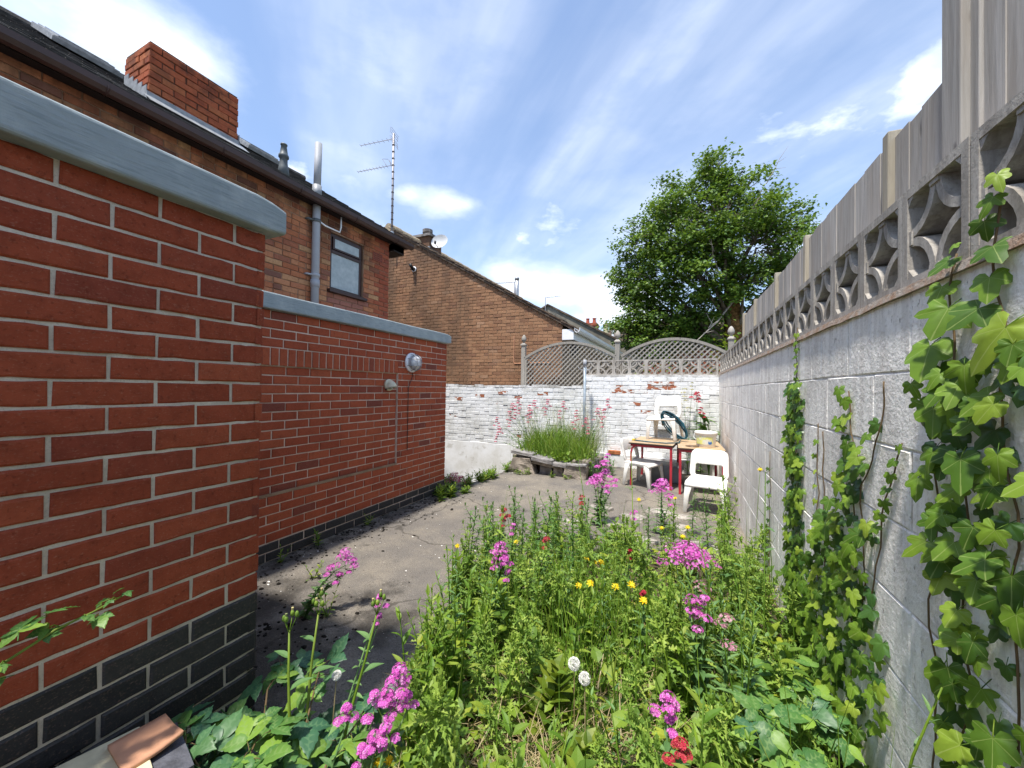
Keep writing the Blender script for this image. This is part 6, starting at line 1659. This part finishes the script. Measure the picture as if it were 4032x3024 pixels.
for i in range(2600):
    y, z = U(1.45, 2.42), U(.02, 1.44)
    if not midw(y, z): continue
    if z < .25 and random.random() < .4: continue
    if any((y - a[0]) ** 2 + (z - a[1]) ** 2 < .03 ** 2 for a in lv): continue
    dk = random.random() < .45; lv.append((y, z, (U(.034, .060) if z < 1.2 else U(.035, .05)), dk, U(.006, .02) if dk else U(.02, .05)))
    if len(lv) > 262: break
for k in range(7): lv.append((1.60 - .022 * k, 1.0 + .045 * k, .035 - .002 * k, 0, .02))
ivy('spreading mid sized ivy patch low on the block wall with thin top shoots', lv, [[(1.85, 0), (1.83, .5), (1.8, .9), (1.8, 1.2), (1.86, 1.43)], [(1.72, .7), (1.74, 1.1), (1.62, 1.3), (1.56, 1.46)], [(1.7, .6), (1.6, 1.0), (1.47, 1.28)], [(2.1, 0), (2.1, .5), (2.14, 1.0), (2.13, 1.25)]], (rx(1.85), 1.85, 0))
lv = []
for i in range(3000):
    y, z = random.gauss(2.58, .075), U(.0, 1.47)
    if abs(y - 2.58) > .155: continue
    if any((y - a[0]) ** 2 + (z - a[1]) ** 2 < .019 ** 2 for a in lv): continue
    dk = random.random() < .45; lv.append((y, z, U(.032, .048), dk, U(.004, .02) if dk else U(.015, .04)))
    if len(lv) > 285: break
for k in range(7): lv.append((2.58 + U(-.02, .02), 1.5 + k * .04, .026, 0, .015))
ivy('narrow column of tiny leaved ivy running straight up the block wall', lv, [[(2.58, 0), (2.58, .7), (2.59, 1.4), (2.58, 1.78)]], (rx(2.58), 2.58, 0))
lv = [(3.25 + U(-.03, .03), .25 + .09 * k, .03, k % 3 == 0, .02) for k in range(8)]
ivy('thin single ivy strand beside the tiny leaved ivy column', lv, [[(3.24, 0), (3.25, .5), (3.25, 1.0)]], (rx(3.25), 3.25, 0))
lv = [(2.22 + U(-.02, .02), .85 + .07 * k, .022, 0, .015) for k in range(6)]
ivy('wispy ivy strand between the ivy column and the wide ivy patch', lv, [[(2.22, .3), (2.22, .8), (2.21, 1.28)]], (rx(2.22), 2.22, 0))

# ---- planter grass and other growth by the white wall
random.seed(23)
pg = MB()
for i in range(2000):
    x, y = U(-2.66, -1.5), U(6.12, 7.2); p = Vector((x, y, .19)); h = U(.2, .70) * (1 - .3 * abs(x + 2.1)); a = U(0, 6.28); ln = U(.03, .42)
    mid = p + Vector((math.cos(a) * ln * .3, math.sin(a) * ln * .3, h * .6)); e = p + Vector((math.cos(a) * ln, math.sin(a) * ln, h)); s_ = Vector((.909, .416, 0)) * U(.003, .006)
    pg.add([p - s_, p + s_, mid + s_ * .8, mid - s_ * .8, e], [(0, 1, 2, 3), (3, 2, 4)])
for i in range(700):
    x, y = U(-2.72, -1.4), U(6.05, 6.6); L = U(.04, .1); lance(pg, frame((x, y, .2 + abs(random.gauss(0, .06))), U(0, 6.28), R_(U(0, 70))), L, L * .3, 3)
stuff(tag(pg.build('grass', 'leaf_grass', None), 'thick clump of fresh grass filling the stone planter', 'grass'))
pd = MB()
for i in range(190):
    x, y = U(-2.9, -1.3), U(6.2, 7.25); p = Vector((x, y, .15)); h = U(.6, 1.05); a = U(0, 6.28); ln = U(.05, .3)
    pts = [p, p + Vector((math.cos(a) * ln * .3, math.sin(a) * ln * .3, h * .6)), p + Vector((math.cos(a) * ln, math.sin(a) * ln, h))]; s_ = Vector((.909, .416, 0)) * .0016
    pd.add([pts[0] - s_, pts[0] + s_, pts[1] + s_, pts[1] - s_, pts[2] + s_ * .7, pts[2] - s_ * .7], [(0, 1, 2, 3), (3, 2, 4, 5)])
    for k in range(5): lance(pd, frame(pts[1].lerp(pts[2], .55 + .1 * k), U(0, 6), R_(55)), .04, .004, 3)
stuff(tag(pd.build('seeding_grass', 'leaf_seedhead', None), 'pale seeding grass stalks standing over the stone planter', 'grass'))
for i in range(7): small_weed(-1.35 + U(-.1, .25), 6.5 + U(-.4, .5), 200 + i, U(.15, .4), 'leafy weed between the planter and the red table', 14, .08, 'leaf_valerian')
for i in range(9): small_weed(-2.3 + U(-.3, .6), 5.93 + U(-.06, .02), 230 + i, U(.06, .13), 'bright small weed growing between the planter stones', 8, .05, 'leaf_ground')
for i in range(6):
    x, y = -3.1 + U(-.35, .3), 6.2 + U(-.3, .5)
    t = thing('grass_tuft', 'sparse tall grass tuft against the white rendered wall base', 'grass', (x, y, ground_z(x, y)), 0, 'grass tufts by the white wall'); m = MB(); q = MB()
    for k in range(16):
        a = U(0, 6.28); h = U(.3, .8); ln = U(.03, .22); p = Vector((U(-.04, .04), U(-.04, .04), -.02)); s_ = Vector((.909, .416, 0)) * .0028
        mid = p + Vector((math.cos(a) * ln * .3, math.sin(a) * ln * .3, h * .6)); e = p + Vector((math.cos(a) * ln, math.sin(a) * ln, h)); (m if k % 3 else q).add([p - s_, p + s_, mid + s_ * .7, mid - s_ * .7, e], [(0, 1, 2, 3), (3, 2, 4)])
    m.build('blades', 'leaf_grass', t); q.build('stalks', 'leaf_seedhead', t)
for i in range(14): small_weed(U(-3.0, -2.75), U(5.2, 6.3), 260 + i, U(.08, .18), 'grassy weed rooted along the broken slab edge', 10, .1, 'leaf_grass')
t = thing('dock_plant', 'big dark dock leaves growing in the corner of white wall and block wall', 'weed', (.33, 7.22, 0)); m = MB(); s = MB()
for i in range(26):
    a = R_(U(150, 390)); L = U(.18, .3); z = U(.5, .98); p = Vector((U(-.1, .04), U(-.05, .08), z)); s.tube([(0, 0, 0), (p.x * .5, p.y * .5, z * .6), p], .005, 5)
    lance(m, frame(p, a, R_(U(0, 60))), L, L * .17, 6, .5, .3)
m.build('foliage', 'leaf_thistle_dark', t, True); s.build('stem', 'leaf_thistle_dark', t)

# ---- big tree beyond the fence
random.seed(41)
TX, TY_ = 1.45, 15.0
t = thing('tree', 'big leafy sycamore with ivy clad trunk behind fence and trellis', 'tree', (TX, TY_, 0)); t.scale = (.94, .94, .97)
tr = MB(); tr.tube([(0, 0, -.1), (.02, 0, 1.5), (-.05, 0, 3.2), (-.12, .05, 4.6), (-.2, .05, 5.8)], [.42, .36, .32, .26, .17], 12)
tr = tr.build('trunk', 'bark_ivy', t, True)
LOB = [(.75, 0, 9.1, 1.0), (.2, .3, 8.5, 1.3), (-.7, -.2, 8.2, 1.15), (1.6, .2, 8.5, 1.05), (2.35, 0, 7.4, .95), (3.1, .3, 7.0, .9), (-1.75, 0, 7.1, 1.05), (-2.1, .4, 6.4, .8), (-.6, -.7, 7.0, 1.4), (.9, -.8, 7.2, 1.5), (2.0, -.5, 6.3, 1.3), (3.2, .3, 6.0, 1.0), (-1.7, -.2, 5.3, 1.0), (-.9, -.6, 5.4, 1.2), (.4, -1.0, 5.6, 1.3), (-2.05, 0, 4.6, .75), (-1.0, -.3, 4.2, 1.0), (.0, -.4, 4.3, 1.0), (2.7, .2, 5.0, 1.2), (1.6, -.7, 5.1, .9), (-1.5, .3, 3.6, .8), (.5, .2, 9.75, .55), (3.7, .5, 4.6, 1.2), (-2.2, -.3, 3.7, .8), (-1.4, -.6, 3.3, .8), (-.5, -.5, 3.4, .9), (-2.3, .2, 5.6, .7), (1.0, -1.2, 6.3, 1.0), (-.2, -1.2, 6.2, 1.0), (.6, .8, 4.2, 1.3), (-.8, .8, 3.6, 1.2), (.2, -.2, 3.5, .8)]
lb = MB(); lf = MB(); tw = MB()
fork = Vector((-.15, .05, 5.0))
def tleaf(p, s):
    d = Vector((random.gauss(0, 1), random.gauss(0, 1), random.gauss(-.35, .6))).normalized(); n = Vector((random.gauss(0, .6), random.gauss(-.25, .6), 1)); M = axes(p, d, n, s)
    lf.add([(0, 0, 0), (.35, -.42, .06), (1, 0, -.18), (.35, .42, .06), (.62, -.2, 0), (.62, .2, 0)], [(0, 1, 4, 5), (0, 5, 3), (4, 2, 5)], M)
for (x, y, z, r) in LOB:
    c = Vector((x - TX, y, z)); b0 = Vector((-.08, 0, min(5.4, max(3.0, z - 1.8 - abs(x - TX) * .35))))
    mid = b0.lerp(c, .5) + Vector((U(-.2, .2), U(-.2, .2), -.15))
    lb.tube([b0, mid, c], [.10, .065, .03], 6)
    for i in range(int(26 * r * r + 9)):
        d = Vector((random.gauss(0, 1), random.gauss(0, 1), random.gauss(0, 1))).normalized(); q = c + Vector((d.x, d.y * .9, d.z * .85)) * r * U(.35, 1.22) ** .8
        tw.tube([c.lerp(q, .25), c.lerp(q, .65) + Vector((U(-.06, .06), U(-.06, .06), U(0, .08))), q], [.014, .009, .004], 4, 0, False)
        cr = U(.12, .38)
        for k in range(int(44 * (cr / .22) ** 1.6)):
            o = Vector((random.gauss(0, 1), random.gauss(0, 1), random.gauss(0, .55))) * cr * .6; tleaf(q + o, U(.08, .155))
lb.build('limb', 'bark', t, True)
stuff(tw.build('twig', 'bark', t)); stuff(lf.build('crown', 'leaf_tree', t))
def deadtwig(a, b, r=.02, n=3):
    dd = MB(); a, b = Vector(a), Vector(b); m_ = a.lerp(b, .5) + Vector((U(-.1, .1), 0, U(-.08, .08))); dd.tube([a, m_, b], [r, r * .7, r * .3], 5)
    for i in range(n): p = a.lerp(b, U(.4, .95)); dd.tube([p, p + Vector((U(-.35, .35), U(-.1, .1), U(-.1, .4)))], [r * .4, r * .15], 4)
    dd.build('dead_branch', 'twig_pale', t)
deadtwig((-.1, -.4, 4.6), (-1.3, -1.7, 3.1), .035, 4); deadtwig((-.9, -.9, 6.2), (-1.6, -1.7, 7.2), .02, 5); deadtwig((-.6, -1, 5.4), (-.9, -1.9, 6.3), .02, 5); deadtwig((.2, -1, 6.8), (.5, -1.9, 7.6), .018, 4); deadtwig((.9, 0, 8.6), (1.3, 0, 9.4), .02, 5); deadtwig((-2.8, 0, 5.9), (-4.3, 0, 6.0), .02, 3); deadtwig((-.7, 0, 8.8), (-.6, -.2, 9.9), .018, 4)
def shrub(loc, size, n, mt, label, L=.09, nm='shrub'):
    t = thing(nm, label, 'shrub', loc); m = MB(); s = MB()
    for i in range(10):
        a = U(0, 6.28); r = U(.2, .8); e = Vector((math.cos(a) * size[0] * r, math.sin(a) * size[1] * r, size[2] * U(.6, 1))); s.tube([(0, 0, 0), e * .5 + Vector((0, 0, .1)), e], [.03, .015, .005], 5)
        for k in range(n // 10):
            p = e * U(.45, 1.05) + Vector((random.gauss(0, .16), random.gauss(0, .16), random.gauss(0, .12))); l = L * U(.6, 1.3)
            if p.z < .05: continue
            lance(m, frame(p, U(0, 6.28), R_(U(-20, 60))), l, l * .32, 3, .2, .2)
    s.build('stem', 'bark', t); m.build('foliage', mt, t)
shrub((.75, 9.6, -.2), (.8, .6, 2.75), 900, 'leaf_shrub', 'yellow green shrub peeping over the right trellis arch', .1)
shrub((-.5, 9.4, -.2), (.9, .6, 2.2), 800, 'leaf_shrub', 'light green shrub seen through the right trellis panel', .1)
shrub((.1, 11.0, -.2), (.8, .6, 3.0), 700, 'leaf_purple', 'dark purple leaved shrub under the big tree', .11)
shrub((1.6, 11.2, -.2), (1.0, .7, 3.1), 900, 'leaf_thistle_dark', 'dark green shrub beside the ivy clad tree trunk', .12)
shrub((1.25, 8.9, 1.2), (.4, .3, 1.25), 260, 'leaf_shrub', 'leafy tuft above the short buff garden wall', .08)
